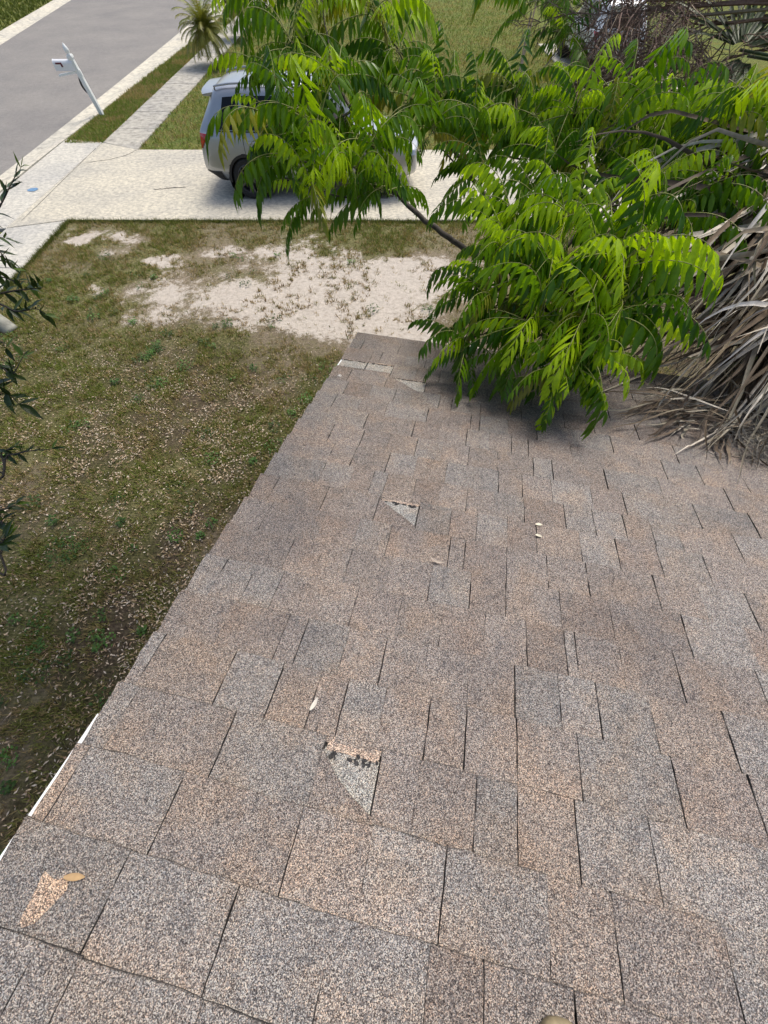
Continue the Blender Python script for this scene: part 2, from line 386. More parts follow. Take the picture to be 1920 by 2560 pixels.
# verge strips
def strip_mesh(name, xa, xb, y0, y1, n, m=4):
    V = []; F = []
    for i in range(n + 1):
        y = y0 + (y1 - y0) * i / n; a = float(xa(y)); b = float(xb(y))
        for k in range(m + 1):
            x = a + (b - a) * k / m; V.append((x, y, -0.02 + 0.05 * float(fbm(x, y, 0.7, 3, 5)) - 0.02))
    for i in range(n):
        for k in range(m): q = i * (m + 1) + k; F.append((q, q + 1, q + m + 2, q + m + 1))
    return mesh_np(name, V, F, smooth=True)
tag(link('grass_verge', strip_mesh('grass_verge', lambda y: curb_back(y) - .01, lambda y: -8.04, 14.55, 110, 120), M['far_grass']), kind='structure')
tag(link('grass_verge', strip_mesh('grass_verge', lambda y: curb_back(y) - .01, lambda y: -8.12, -20, 9.45, 40), M['far_grass']), kind='structure')
tag(link('far_bank', strip_mesh('far_bank', lambda y: -60, lambda y: road_far(y) - 0.84, -10, 110, 60, 20), M['far_grass']), kind='structure')

def slab(name, poly, z, mat, parent, bev=0.012): 
    mb = MB(); mb.prism(poly, -0.15, z, bev); return mb.build(name, mat, parent)
walk = empty('sidewalk'); tag(walk, kind='structure')
y = 14.30; i = 0
while y < 60:
    y2 = y + 1.62; g = 0.008
    pts = [(-8.05, y + g), (-6.89, y + g), (-6.89, y2 - g), (-8.05, y2 - g)]
    if i == 0: pts = [(-8.06, 14.78), (-6.89, 14.19), (-6.89, y2 - g), (-8.05, y2 - g)]
    slab('slab', pts, 0.012 + random.uniform(-.003, .003), M['walk'], walk); y = y2; i += 1
y = 9.56
for i in range(8):
    y2 = y - 1.62
    pts = [(-8.17, y2 + .01), (-7.04, y2 + .01), (-7.04, y - .01), (-8.17, y - .01)]
    if i == 0: pts = [(-8.17, y2 + .01), (-7.04, y2 + .01), (-7.03, 9.93), (-8.17, 9.555)]
    slab('slab', pts, 0.012, M['apron'], walk); y = y2
drive = empty('driveway'); tag(drive, kind='structure')
slab('slab', [(-9.24, 9.30), (-8.19, 9.58), (-8.06, 14.34), (-8.09, 14.80), (-9.22, 15.02)], 0.010, M['apron'], drive)
slab('slab', [(-8.172, 9.59), (-7.02, 9.96), (-1.2, 9.95), (-1.2, 14.18), (-6.86, 14.18), (-8.045, 14.74)], 0.012, M['drive'], drive)
slab('slab', [(-1.188, 9.95), (5.0, 9.95), (5.0, 14.18), (-1.188, 14.18)], 0.012, M['drive'], drive)
slab('slab', [(5.012, 9.95), (11.0, 9.95), (11.0, 14.18), (5.012, 14.18)], 0.012, M['drive'], drive)
def crack(pts, wd, z, parent, name='crack'):
    mb = MB(); P = smooth_path([(x, y, z) for x, y in pts], 8); V = []
    for k, p in enumerate(P):
        t = (P[min(k + 1, len(P) - 1)] - P[max(k - 1, 0)]).normalized(); nrm = Vector((-t.y, t.x, 0)); ww = wd * random.uniform(.4, 1.0); j = random.uniform(-.5, .5) * wd
        V += [p + nrm * (ww / 2 + j), p - nrm * (ww / 2 - j)]
    mb.add(V, [(2 * k + 1, 2 * k + 3, 2 * k + 2, 2 * k) for k in range(len(P) - 1)]); return mb.build(name, M['crack'], parent)
crack([(-6.87, 14.15), (-7.05, 13.75), (-7.4, 13.45), (-7.92, 13.24)], 0.022, 0.0165, drive)
crack([(-8.06, 14.3), (-8.0, 9.9)], 0.012, 0.0165, drive)
crack([(-5.6, 11.55), (-5.2, 11.62), (-4.85, 11.7)], 0.05, 0.0165, drive, 'oil_stain')
nd = empty('neighbouring_driveway'); tag(nd, kind='structure')
slab('slab', [(7.0, 19.6), (8.5, 19.6), (8.5, 27.2), (7.0, 27.2)], 0.03, M['drive'], nd)
slab('slab', [(8.512, 19.6), (11, 19.6), (11, 27.2), (8.512, 27.2)], 0.03, M['drive'], nd)

def paint_disc(c, r, sq, label):
    mb = MB(); V = [(c[0], c[1], 0.0165)]; n = 22
    for k in range(n):
        a = 2 * math.pi * k / n; q = r * random.uniform(.9, 1.08); V.append((c[0] + q * math.cos(a), c[1] + q * sq * math.sin(a), 0.0165))
    mb.add(V, [(0, 1 + k, 1 + (k + 1) % n) for k in range(n)]); return tag(mb.build('paint_mark', M['blue_paint'], None), label, 'paint mark')
paint_disc((-8.52, 11.53), 0.125, 0.9, 'small round blue paint mark on the driveway apron')

# ---- living ground cover
def blades(name, x, y, zf, h, wd, cols, per, seed, tilt=0.9):
    r = np.random.default_rng(seed); n = len(x); X = np.repeat(x, per) + r.normal(0, .018, n * per); Y = np.repeat(y, per) + r.normal(0, .018, n * per)
    Z = zf(X, Y); a = r.uniform(0, 2 * np.pi, n * per); L = np.repeat(h, per) * r.uniform(.6, 1.25, n * per); tl = r.uniform(.2, tilt, n * per)
    dx = np.cos(a) * np.sin(tl) * L; dy = np.sin(a) * np.sin(tl) * L; dz = np.cos(tl) * L; b = a + np.pi / 2 + r.normal(0, .4, n * per)
    wx = np.cos(b) * wd * .5; wy = np.sin(b) * wd * .5
    V = np.stack([np.stack([X - wx, Y - wy, Z - .004], 1), np.stack([X + wx, Y + wy, Z - .004], 1), np.stack([X + dx, Y + dy, Z + dz], 1)], 1).reshape(-1, 3)
    F = np.arange(len(V)).reshape(-1, 3); C = np.repeat(np.repeat(cols, per, 0) * r.uniform(.7, 1.3, (n * per, 1)), 3, 0)
    return mesh_np(name, V, F, C)
def scatter(n, x0, x1, y0, y1, dens, seed):
    r = np.random.default_rng(seed); x = r.uniform(x0, x1, n); y = r.uniform(y0, y1, n); k = r.random(n) < dens(x, y); return x[k], y[k], r
x, y, r = scatter(150000, -7.0, 4.5, -1.5, 9.94, lambda x, y: np.clip((0.05 + 0.75 * green_f(x, y) ** 1.3) * np.where(y < 5.8, .06 + 2.0 * sstep(.46, .62, fbm(x, y, 4.5, 3, 3)), .25 + 1.5 * sstep(.35, .65, fbm(x, y, 6, 3, 3))) - .95 * sand_f(x, y) + 0.22 * (fbm(x, y, 2.5, 4, 6) > .55) * (sand_f(x, y) < .95), 0.012, 1), 11)
g = green_f(x, y)[:, None]; dry = (r.random((len(x), 1)) < np.maximum((0.62 - 0.42 * g) + .14 * (y[:, None] > 5.6), .75 * (sand_f(x, y)[:, None] > .4))).astype(float)
cols = dry * np.array([[.34, .26, .15]]) + (1 - dry) * (np.array([[.175, .215, .052]]) * g + np.array([[.245, .225, .10]]) * (1 - g)) * np.where(y < 5.5, 1.0, .92)[:, None]
tag(link('lawn_grass', blades('lawn_grass', x, y, lawn_z, r.uniform(.035, .08, len(x)), .012, cols, 5, 12, 1.2), M['grass']), 'thin patchy half dry grass of the front lawn', 'grass', kind='stuff')
x, y, r = scatter(9000, -4.5, 2.2, 5.3, 9.0, lambda x, y: sstep(.4, .7, sand_f(x, y)) * (fbm(x, y, 1.9, 4, 6) > .54) * (fbm(x, y, 9, 2, 1) > .5), 14)
cl = np.array([[.30, .215, .13], [.22, .15, .09], [.17, .17, .06], [.36, .28, .18]])[r.integers(0, 4, len(x))]
tag(link('sand_tufts', blades('sand_tufts', x, y, lawn_z, r.uniform(.03, .075, len(x)), .014, cl, 6, 15, 1.45), M['grass']), 'dry brown grass remnants scattered over the sandy patch', 'grass', kind='stuff')
# dense fringe of grass along the concrete
xs = r.uniform(-7.0, 2.5, 2600); xs2 = np.full(1500, -7.0) + r.normal(0, .03, 1500)
x = np.concatenate([xs, xs2]); y = np.concatenate([9.93 + r.normal(0, .035, 2600), r.uniform(5.5, 9.9, 1500)])
tag(link('edge_grass', blades('edge_grass', x, y, lawn_z, r.uniform(.05, .09, len(x)), .011, np.tile([[.12, .14, .04]], (len(x), 1)), 4, 13, 1.2), M['grass']), 'rough grass fringe along the near driveway edge', 'grass', kind='stuff')
zero = lambda X, Y: np.full_like(X, -0.005)
x, y, r = scatter(26000, -9.1, -8.04, 14.7, 42, lambda x, y: np.clip(1.1 - (y - 14) / 36, .2, 1) * .8, 21)
ok = x > curb_back(y); x, y = x[ok], y[ok]
dry = (r.random((len(x), 1)) < .3 + .5 * (fbm(x, y, 1.0, 3, 2)[:, None] < .42)).astype(float)
tag(link('verge_grass', blades('verge_grass', x, y, zero, r.uniform(.05, .1, len(x)), .02, dry * np.array([[.33, .26, .14]]) + (1 - dry) * np.array([[.16, .215, .05]]), 4, 22, 1.1), M['grass']), 'short green grass strip between curb and sidewalk', 'grass', kind='stuff')
x, y, r = scatter(60000, -6.88, 8, 14.2, 40, lambda x, y: np.clip(1.1 - (y - 14) / 30, .15, 1) * .8, 23)
dry = (r.random((len(x), 1)) < .25 + .45 * (fbm(x, y, .8, 3, 3)[:, None] < .45)).astype(float)
tag(link('back_grass', blades('back_grass', x, y, zero, r.uniform(.05, .1, len(x)), .022, dry * np.array([[.31, .25, .13]]) + (1 - dry) * np.array([[.16, .21, .05]]), 3, 24, 1.1), M['grass']), 'grass of the lawn beyond the driveway', 'grass', kind='stuff')
x, y, r = scatter(14000, -32, -18.2, 24, 52, lambda x, y: np.where(x < road_far(y) - .85, .9, 0), 25)
tag(link('far_bank_grass', blades('far_bank_grass', x, y, zero, r.uniform(.1, .2, len(x)), .06, np.tile([[.10, .125, .03]], (len(x), 1)), 3, 26, 1.1), M['grass']), 'green grass across the street in the corner', 'grass', kind='stuff')
# leaf litter
x, y, r = scatter(190000, -7.0, 2.8, -1.5, 8.0, lambda x, y: litter_f(x, y) * (1 - .8 * sand_f(x, y)) * (.25 + .75 * sstep(.38, .6, fbm(x, y, 3.0, 3, 1))) * .7, 31)
n = len(x); a = r.uniform(0, 2 * np.pi, n); L = r.uniform(.018, .044, n) * (.75 + .35 * sstep(6, 2, y)); W = L * r.uniform(.28, .42, n); z = lawn_z(x, y) + r.uniform(.004, .03, n); t1 = r.normal(0, .3, n); t2 = r.normal(0, .45, n)
ux, uy, uz = np.cos(a) * np.cos(t1), np.sin(a) * np.cos(t1), np.sin(t1); vx, vy, vz = -np.sin(a) * np.cos(t2), np.cos(a) * np.cos(t2), np.sin(t2)
c = np.stack([x, y, z], 1); u = np.stack([ux, uy, uz], 1); v = np.stack([vx, vy, vz], 1); L = L[:, None]; W = W[:, None]; up = np.array([[0, 0, 1.]])
V = np.stack([c - u * L * .5, c + v * W * .5 + up * W * .15, c + u * L * .5, c - v * W * .5 + up * W * .15], 1).reshape(-1, 3)
q = np.arange(n)[:, None] * 4; F = np.concatenate([q + np.array([[0, 2, 1]]), q + np.array([[0, 3, 2]])])
pal = np.array([[.50, .40, .29], [.42, .31, .20], [.28, .19, .12], [.58, .50, .40], [.20, .14, .09]]); C = pal[r.choice(5, n, p=[.3, .25, .16, .2, .09])] * r.uniform(.75, 1.35, (n, 1))
tag(link('leaf_litter', mesh_np('leaf_litter', V, F, np.repeat(C, 4, 0)), M['litter']), 'dry tan oak leaves littering the shaded lawn', 'leaf litter', kind='stuff')
# low weeds
x, y, r = scatter(620, -7, 1.0, -1.5, 8.5, lambda x, y: np.clip(.22 + .7 * (fbm(x, y, .6, 3, 7) > .5), 0, 1) * (1 - sand_f(x, y)), 41)
V = []; C = []
for px, py in zip(x, y):
    m = int(r.integers(14, 60)); rr = r.uniform(.05, .16); pa = r.uniform(0, 6.28, m); pr = rr * np.sqrt(r.random(m)); lx = px + np.cos(pa) * pr; ly = py + np.sin(pa) * pr; lz = lawn_z(lx, ly) + r.uniform(.01, .07, m)
    s = r.uniform(.009, .02, m); th = r.uniform(0, 6.28, m); tl = r.normal(0, .4, (m, 2)); cc = np.array([.055, .115, .025]) * r.uniform(.6, 1.7) 
    for k in range(m):
        ca, sa = math.cos(th[k]) * s[k], math.sin(th[k]) * s[k]
        V += [(lx[k] - ca, ly[k] - sa, lz[k]), (lx[k] + sa * .7, ly[k] - ca * .7, lz[k] + tl[k, 0] * s[k]), (lx[k] + ca, ly[k] + sa, lz[k] + tl[k, 1] * s[k]), (lx[k] - sa * .7, ly[k] + ca * .7, lz[k])]; C += [cc * r.uniform(.75, 1.3)] * 4
F = np.arange(len(V)).reshape(-1, 4)
tag(link('ground_weeds', mesh_np('ground_weeds', V, F, np.array(C)), M['weed']), 'low dark green weeds scattered through the leaf litter', 'weeds', kind='stuff')
#@@HOUSE
# ------------------------------------------------------------------ house with shingled roof
AZ, SLOPE, HPERP = R(12.5), R(13), 1.06
rs = Vector((math.sin(AZ) * math.cos(SLOPE), math.cos(AZ) * math.cos(SLOPE), -math.sin(SLOPE)))   # down the slope
rc = Vector((math.cos(AZ), -math.sin(AZ), 0))                                                     # along the courses
rn = rc.cross(rs).normalized()
RO = Vector((0, 0, CAM_H)) - rn * HPERP
def rp(c, s, z=0.0): return RO + rc * c + rs * s + rn * z
RAKE, EAVE, RIDGE, REND, EXPO, S0 = -0.694, 2.545, -2.1, 5.0, 0.1426, 0.0901
def roof_z(x, y):
    """height of the roof surface under a plan point, or None outside the roof"""
    d = Vector((x - RO.x, y - RO.y, 0)); z = RO.z - (rn.x * d.x + rn.y * d.y) / rn.z; p = Vector((x, y, z)) - RO
    return z if RAKE < p.dot(rc) < REND and RIDGE < p.dot(rs) < EAVE else None

base = rp(2.0, 0); house = empty('house', (base.x, base.y, 0)); HB = Vector((base.x, base.y, 0))
tag(house, 'house under the weathered brown shingle roof in the foreground', 'house')
def hp(c, s, z=0): return rp(c, s, z) - HB
# deck
mb = MB(); t = 0.03
P = [hp(RAKE + .012, RIDGE, -.008), hp(REND, RIDGE, -.008), hp(REND, EAVE - .012, -.008), hp(RAKE + .012, EAVE - .012, -.008)]
mb.add(P + [p - rn * t for p in P], [(3, 2, 1, 0), (4, 5, 6, 7), (0, 1, 5, 4), (1, 2, 6, 5), (2, 3, 7, 6), (3, 0, 4, 7)])
roof = mb.build('roof', M['underlay'], house); roof['label'] = 'weathered grey brown shingle roof slope'
# back slope of the gable
rsb = Vector((-math.sin(AZ) * math.cos(SLOPE), -math.cos(AZ) * math.cos(SLOPE), -math.sin(SLOPE)))
A = [hp(RAKE + .012, RIDGE, -.012), hp(REND, RIDGE, -.012)]; P = [A[0], A[1], A[1] + rsb * 4.6, A[0] + rsb * 4.6]
mb = MB(); mb.add(P + [p - Vector((0, 0, .04)) for p in P], [(0, 1, 2, 3), (7, 6, 5, 4), (0, 4, 5, 1), (1, 5, 6, 2), (2, 6, 7, 3), (3, 7, 4, 0)]); mb.build('back_roof', M['underlay'], house)
# walls, fascia, soffit, drip edge
def vert_prism(name, pts, mat):
    """plan polygon in (c, s) with walls up to just under the roof"""
    mb = MB(); n = len(pts); V = []
    for c, s in pts:
        p = hp(c, s, -.05); V += [Vector((p.x, p.y, 0)), p]
    mb.add(V, [(2 * i, 2 * ((i + 1) % n), 2 * ((i + 1) % n) + 1, 2 * i + 1) for i in range(n)] + [tuple(2 * i + 1 for i in range(n))]); return mb.build(name, mat, house)
vert_prism('wall', [(RAKE + .30, RIDGE), (REND - .3, RIDGE), (REND - .3, EAVE - .4), (RAKE + .30, EAVE - .4)], M['stucco'])
def slope_box(name, c0, c1, s0, s1, z0, z1, mat, bevel=0):
    mb = MB(); P = [hp(c, s, z) for c in (c0, c1) for s in (s0, s1) for z in (z0, z1)]
    mb.add(P, [(0, 1, 3, 2), (4, 6, 7, 5), (0, 4, 5, 1), (2, 3, 7, 6), (0, 2, 6, 4), (1, 5, 7, 3)]); return mb.build(name, mat, house)
slope_box('soffit', RAKE + .03, REND - .05, RIDGE, EAVE - .03, -.075, -.045, M['soffit'])
slope_box('fascia', RAKE + .004, RAKE + .026, RIDGE, EAVE - .03, -.19, -.042, M['white_metal'])
slope_box('fascia', RAKE + .03, REND, EAVE - .028, EAVE - .008, -.19, -.042, M['white_metal'])
slope_box('drip_edge', RAKE - .002, RAKE + .06, .16, EAVE - .03, -.0075, -.004, M['white_metal'])
slope_box('drip_edge', RAKE - .012, RAKE + .06, RIDGE, .155, -.0075, -.004, M['white_metal'])
slope_box('drip_edge', RAKE - .004, RAKE - .001, RIDGE, EAVE - .03, -.05, -.008, M['white_metal'])
slope_box('drip_edge', RAKE + .06, REND, EAVE - .06, EAVE + .002, -.0075, -.004, M['white_metal'])

SLITS = {-3: [-.532, -.449, -.218, .02, .21, .40, .60], -2: [-.457, -.224, -.03, .151, .250, .305, .406, .62], -1: [-.665, -.425, -.145, .01, .166, .370, .495, .698, .93],
 0: [-.639, -.374, -.140, .0, .09, .223, .315, .441, .599, .813], 1: [-.659, -.444, -.305, -.199, -.170, -.122, -.02, .097, .192, .317, .464, .686, .858], 2: [-.520, -.345, -.286, -.16, -.047, .07, .19, .315, .432, .532, .668, .854],
 3: [-.619, -.516, -.421, -.30, -.169, -.03, .10, .23, .352, .464, .494, .619, .773, .993], 4: [-.651, -.439, -.330, -.230, -.09, .048, .179, .293, .463, .617, .836, 1.02], 5: [-.585, -.372, -.24, -.120, .0, .097, .151, .297, .434, .567, .788, .93, 1.078, 1.150],
 6: [-.618, -.405, -.196, -.037, .088, .187, .30, .406, .562, .691, .834, .993], 7: [-.465, -.34, -.251, -.193, -.072, .03, .141, .25, .367, .523, .632, .746, .845, .943, 1.149], 8: [-.470, -.367, -.212, -.09, .043, .16, .266, .364, .484, .646, .775, .91, 1.052, 1.262],
 9: [-.516, -.365, -.24, -.109, .01, .131, .261, .418, .501, .726, .95, 1.221], 10: [-.55, -.382, -.144, -.02, .113, .22, .324, .402, .60, .791, 1.005], 11: [-.587, -.45, -.308, -.095, .02, .125, .169, .31, .449, .62, .804, 1.094],
 12: [-.567, -.43, -.293, -.17, -.051, .016, .168, .38, .595], 13: [-.588, -.369, -.145, .05, .2, .44], 14: [-.526, -.364, -.22, -.081, .14, .33], 15: [-.524, -.465, -.31, -.186, .02, .25], 16: [-.621, -.378, -.14, .09, .3]}
STRONG = set()                    # measured slits are open, filled-in ones are nearly closed joints
TEAR = {(0, -.140), (6, -.196), (14, RAKE), (14, -.526), (13, -.369)}
GREY, MAUVE, PEACH, BROWN, DARK = (np.array(c) for c in ((.190, .187, .184), (.191, .179, .171), (.222, .200, .182), (.176, .161, .152), (.15, .145, .145)))

def shingle_tint(c, s, kind, up):
    """up: 1 at the uphill end of the exposed face"""
    a = {'g': GREY, 'm': MAUVE, 'p': PEACH * .92, 'b': BROWN, 'x': np.array((.42, .43, .42))}[kind[0]].copy()
    if kind[1] == 'p' and up > .45: a = a * (1 - (up - .45) * 1.2) + PEACH * (up - .45) * 1.2
    return a * kind[2]

def shingle(k, c0, c1, gl, gr, poly=None, left=False, kind='m-', flat_z=None, name='shingle', raise_=0.0, seed=0, s_lo=None, s_hi=None, lift=None):
    """one exposed tab as a slab: granule top, bare asphalt on the cut edges. returns V, F, material index, tint"""
    r = random.Random(seed); su = S0 + k * EXPO; sdn = su + EXPO
    a0, a1 = c0 + gl, c1 - gr; nx = max(2, int((a1 - a0) / .035)); ny = 5
    u0 = su - .012
    ls = [r.uniform(-.0011, .0011) for _ in range(ny + 1)]; rs_ = [r.uniform(-.0011, .0011) for _ in range(ny + 1)]; bs = [r.uniform(-.0022, .0022) for _ in range(nx + 1)]
    skew = r.uniform(-.0014, .0014); cup = r.uniform(-.0008, .0018); z_t = raise_
    top = []; tint = []
    for j in range(ny + 1):
        f = j / ny
        for i in range(nx + 1):
            g = i / nx; L = a0 + ls[j] * (1 if not left else 2.2) + (-.007 * f + .001 if left else skew * (f - .5)); Rr = a1 + rs_[j] + skew * (f - .5)
            c = L + (Rr - L) * g; s = u0 + (sdn + bs[i] * (f > .99) - u0) * f
            if poly is not None: c, s = poly(g, f)
            h = (s - su) / EXPO
            z = .0005 + .0062 * max(h, -.05) + z_t * sstep(0, .3, h) + cup * (2 * g - 1) ** 2 * f + (.0045 * f ** 4 if poly is not None else 0) + r.uniform(-.0004, .0004)
            top.append((c, s, float(z))); tint.append(shingle_tint(c, s, kind, 1 - h))
    V = list(top); F = []; mi = []; w = nx + 1
    for j in range(ny):
        for i in range(nx): q = j * w + i; F.append((q, q + 1, q + w + 1, q + w)); mi.append(0)
    ring = [i for i in range(nx + 1)] + [j * w + nx for j in range(1, ny + 1)] + [ny * w + i for i in range(nx - 1, -1, -1)] + [j * w for j in range(ny - 1, 0, -1)]
    cc = (sum(top[q][0] for q in ring) / len(ring), sum(top[q][1] for q in ring) / len(ring)); m = len(ring)
    e1 = len(V)
    for a, q in enumerate(ring):
        p = top[q]; pa = top[ring[a - 1]]; pb = top[ring[(a + 1) % m]]; tx, ty = pb[0] - pa[0], pb[1] - pa[1]; l = math.hypot(tx, ty) or 1
        ox, oy = ty / l, -tx / l; b = (r.uniform(.0006, .0042) if k < 1 else r.uniform(.0004, .0020)) if (nx + ny) <= a <= (2 * nx + ny) else r.uniform(.0004, .0012)
        V.append((p[0] + ox * b, p[1] + oy * b, p[2] - .0016)); tint.append(DARK * r.uniform(.05, .7))
    e2 = len(V)
    for a in range(m): p = V[e1 + a]; V.append((p[0], p[1], -.0065 + min(0, 0))); tint.append(DARK)
    for a in range(m):
        b = (a + 1) % m; F.append((ring[a], e1 + a, e1 + b, ring[b])); mi.append(0); F.append((e1 + a, e2 + a, e2 + b, e1 + b)); mi.append(1)
    # orient: top faces along +n : (c, s) is right handed with n = c x s, so order above is counter-clockwise
    return V, F, mi, tint

TABS = []
def kinds(r, k):
    x = r.random(); far = k > 9
    t = 'g' if x < .34 else 'm' if x < .80 else 'p' if x < (.87 if not far else .81) else 'b'
    return (t, 'p' if r.random() < (.42 if not far else .2) else '-', r.uniform(.90, 1.08) * (0.93 if k > 11 else 1.0) * (.95 if k < -1 else 1.0))
rk = random.Random(5)
for k in range(-15, 17):
    meas = SLITS.get(k); e = [RAKE]
    if meas: e += [c for c in meas if c > RAKE + .012]
    while e[-1] < REND - .25: e.append(e[-1] + rk.uniform(.11, .29))
    for i in range(len(e) - 1):
        TABS.append([k, e[i], e[i + 1], i == 0])
TABS.append([17, RAKE, .05, True])
for i in range(9): TABS.append([17, .05 + i * .5, .55 + i * .5, False])
def near_tab(c, s): return (rp(c, s) - Vector((0, 0, CAM_H))).length
vis = sorted(range(len(TABS)), key=lambda q: (near_tab((TABS[q][1] + TABS[q][2]) / 2, S0 + TABS[q][0] * EXPO) + (100 if TABS[q][0] < -4 or TABS[q][1] > 1.75 or (TABS[q][0] > 12 and TABS[q][1] > .75) else 0)))
part_ids = set(vis[:286])
gap = {}
def slit_gap(k, c):
    if (k, round(c, 3)) not in gap:
        strong = abs(round(c, 2) - c) > 5e-4 and rk.random() < .88                # slits seen open in the photograph; the others are closed butt joints
        gap[(k, round(c, 3))] = (rk.uniform(.0024, .0040) if k < 3 else rk.uniform(.0022, .0036) if k < 9 else rk.uniform(.003, .005)) if strong else rk.uniform(.0006, .0016)
    return gap[(k, round(c, 3))]
JV, JF, JM, JT = [], [], [], []
def tear_poly(c0, c1, pts_s, s_up):
    """remaining piece of a torn tab: pts_s(g) gives the torn lower edge"""
    return lambda g, f: (c0 + (c1 - c0) * g, s_up + (max(pts_s(g), s_up + .004) - s_up) * f)
for q, (k, c0, c1, left) in enumerate(TABS):
    kd = kinds(rk, k); su = S0 + k * EXPO; poly = None
    if k == 17: kd = ('m', '-', .9)
    if k == -2 and c0 == RAKE: kd = ('g', '-', .86)
    if k == -3: kd = ('g', '-', rk.uniform(.9, 1.0)) if rk.random() < .6 else kd
    rz = rk.choice([0, 0, .0012, .0022]) if not left else 0
    gl, gr = (0 if left else slit_gap(k, c0) / 2), slit_gap(k, c1) / 2
    sub = lambda g, f: None
    key = (k, c0)
    if key == (0, -.140): 
        wob = [rk.uniform(-.004, .004) for _ in range(9)]; poly = tear_poly(c0 + gl, c1 - gr, lambda g: S0 + .108 - .098 * g ** .8 + wob[int(g * 8)], su - .012); kd = ('m', 'p', 1)
    if key == (6, -.196): 
        wob = [rk.uniform(-.004, .004) for _ in range(9)]; poly = tear_poly(c0 + gl, c1 - gr, lambda g: su + .120 - .105 * g + wob[int(g * 8)], su - .012); kd = ('b', 'p', 1)
    if key in ((14, RAKE), (14, -.526)): poly = tear_poly(c0 + gl, c1 - gr, lambda g: su + .028, su - .012)
    if key == (13, -.369): poly = tear_poly(c0 + gl, c1 - gr, lambda g: su + (.118 - .11 * min(1, g / .8) ** 1.2), su - .012)
    V, F, mi, T = shingle(k, c0, c1, gl, gr, poly, left, kd, raise_=rz, seed=q)
    if k == 17: V = [(c, S0 + 17 * EXPO - .012 + (s - S0 - 17 * EXPO + .012) * .8, z) for c, s, z in V]
    P = [tuple(hp(*v)) for v in V]
    if q in part_ids:
        me = bpy.data.meshes.new('shingle'); me.from_pydata(P, [], F); me.update(); me.materials.append(M['granule']); me.materials.append(M['asphalt_edge'])
        me.polygons.foreach_set('material_index', mi); set_tint(me, np.array(T)); o = link('shingle', me, None, roof)
        if poly is not None: o['label'] = 'torn shingle with its lower corner missing'
    else:
        b = len(JV); JV += P; JF += [tuple(b + i for i in f) for f in F]; JM += mi; JT += T
me = bpy.data.meshes.new('shingle_field'); me.from_pydata(JV, [], JF); me.update(); me.materials.append(M['granule']); me.materials.append(M['asphalt_edge'])
me.polygons.foreach_set('material_index', JM); set_tint(me, np.array(JT)); o = link('shingle_field', me, None, roof); o['kind'] = 'stuff'

# exposed lower layer in the tears, with the sealant strip
def patch(name, pts, z, tint, mat=None, label=None, jit=0.0):
    mb = MB(); n = len(pts); r = random.Random(len(pts) + int(pts[0][0] * 1000)); c = (sum(p[0] for p in pts) / n, sum(p[1] for p in pts) / n); mb.cur = tuple(tint)
    V = [hp(c[0], c[1], z)] + [hp(p[0] + r.uniform(-jit, jit), p[1] + r.uniform(-jit, jit), z) for p in pts]; V += [v - rn * .003 for v in V[1:]]
    sgn = sum(pts[i][0] * pts[(i + 1) % n][1] - pts[(i + 1) % n][0] * pts[i][1] for i in range(n))
    F = [(0, 1 + i, 1 + (i + 1) % n) for i in range(n)] + [(1 + i, 1 + n + i, 1 + n + (i + 1) % n, 1 + (i + 1) % n) for i in range(n)]
    if sgn < 0: F = [f[::-1] for f in F]
    mb.add(V, F); o = mb.build(name, mat or M['granule'], roof, tint=True)
    if label: o['label'] = label
    return o
PALE = (.265, .278, .276)
def tear(k, c0, c1, strip, nblot, seed):
    r = random.Random(seed); s1 = S0 + (k + 1) * EXPO; s0 = S0 + k * EXPO
    def edge(ca, cb, s, n, j): return [(ca + (cb - ca) * i / n, s + r.uniform(-j, j)) for i in range(n + 1)]
    patch('exposed_layer', edge(c0, c1, s0 + .004, 4, .001) + edge(c1, c0, s1 - strip * .5, 8, .003), -.0012, PALE, label='pale grey granules laid bare under the torn shingle')
    patch('fresh_strip', edge(c0 + .004, c1 - .002, s1 - strip * .62, 8, .002) + edge(c1, c0 + .006, s1 + .002, 8, .002), .0004, (.33, .28, .24), label='pinkish unweathered strip below the torn shingle')
    w = (c1 - c0) / nblot
    for i in range(nblot):
        for j in range(7):
            cx = c0 + w * (i + .5) + r.uniform(-.42, .42) * w; n = 9; a, b = w * r.uniform(.05, .15), strip * r.uniform(.05, .16); cy = s1 - strip * r.uniform(.58, .92)
            patch('sealant', [(cx + a * math.cos(t) * r.uniform(.5, 1.2), cy + b * math.sin(t) * r.uniform(.5, 1.2)) for t in [2 * math.pi * q / n for q in range(n)]], .0012 + j * .0002, (.05, .05, .05), M['asphalt_edge'])
tear(0, -.137, -.003, .044, 3, 3); tear(6, -.190, -.040, .030, 2, 4); tear(14, RAKE + .008, -.53, .022, 2, 5); tear(14, -.522, -.368, .022, 2, 6); tear(13, -.364, -.148, .020, 3, 7)
patch('worn_spot', [(-.603, -.112), (-.575, -.118), (-.548, -.112), (-.54, -.128), (-.55, -.150), (-.565, -.176), (-.582, -.188), (-.590, -.178), (-.592, -.15), (-.598, -.13)], .0046, (.31, .25, .20), label='small bare peach coloured patch near the left roof edge', jit=.002)
patch('worn_spot', [(-.650, 1.99), (-.63, 1.985), (-.625, 2.005), (-.645, 2.01)], .0055, (.40, .42, .44), jit=.002)
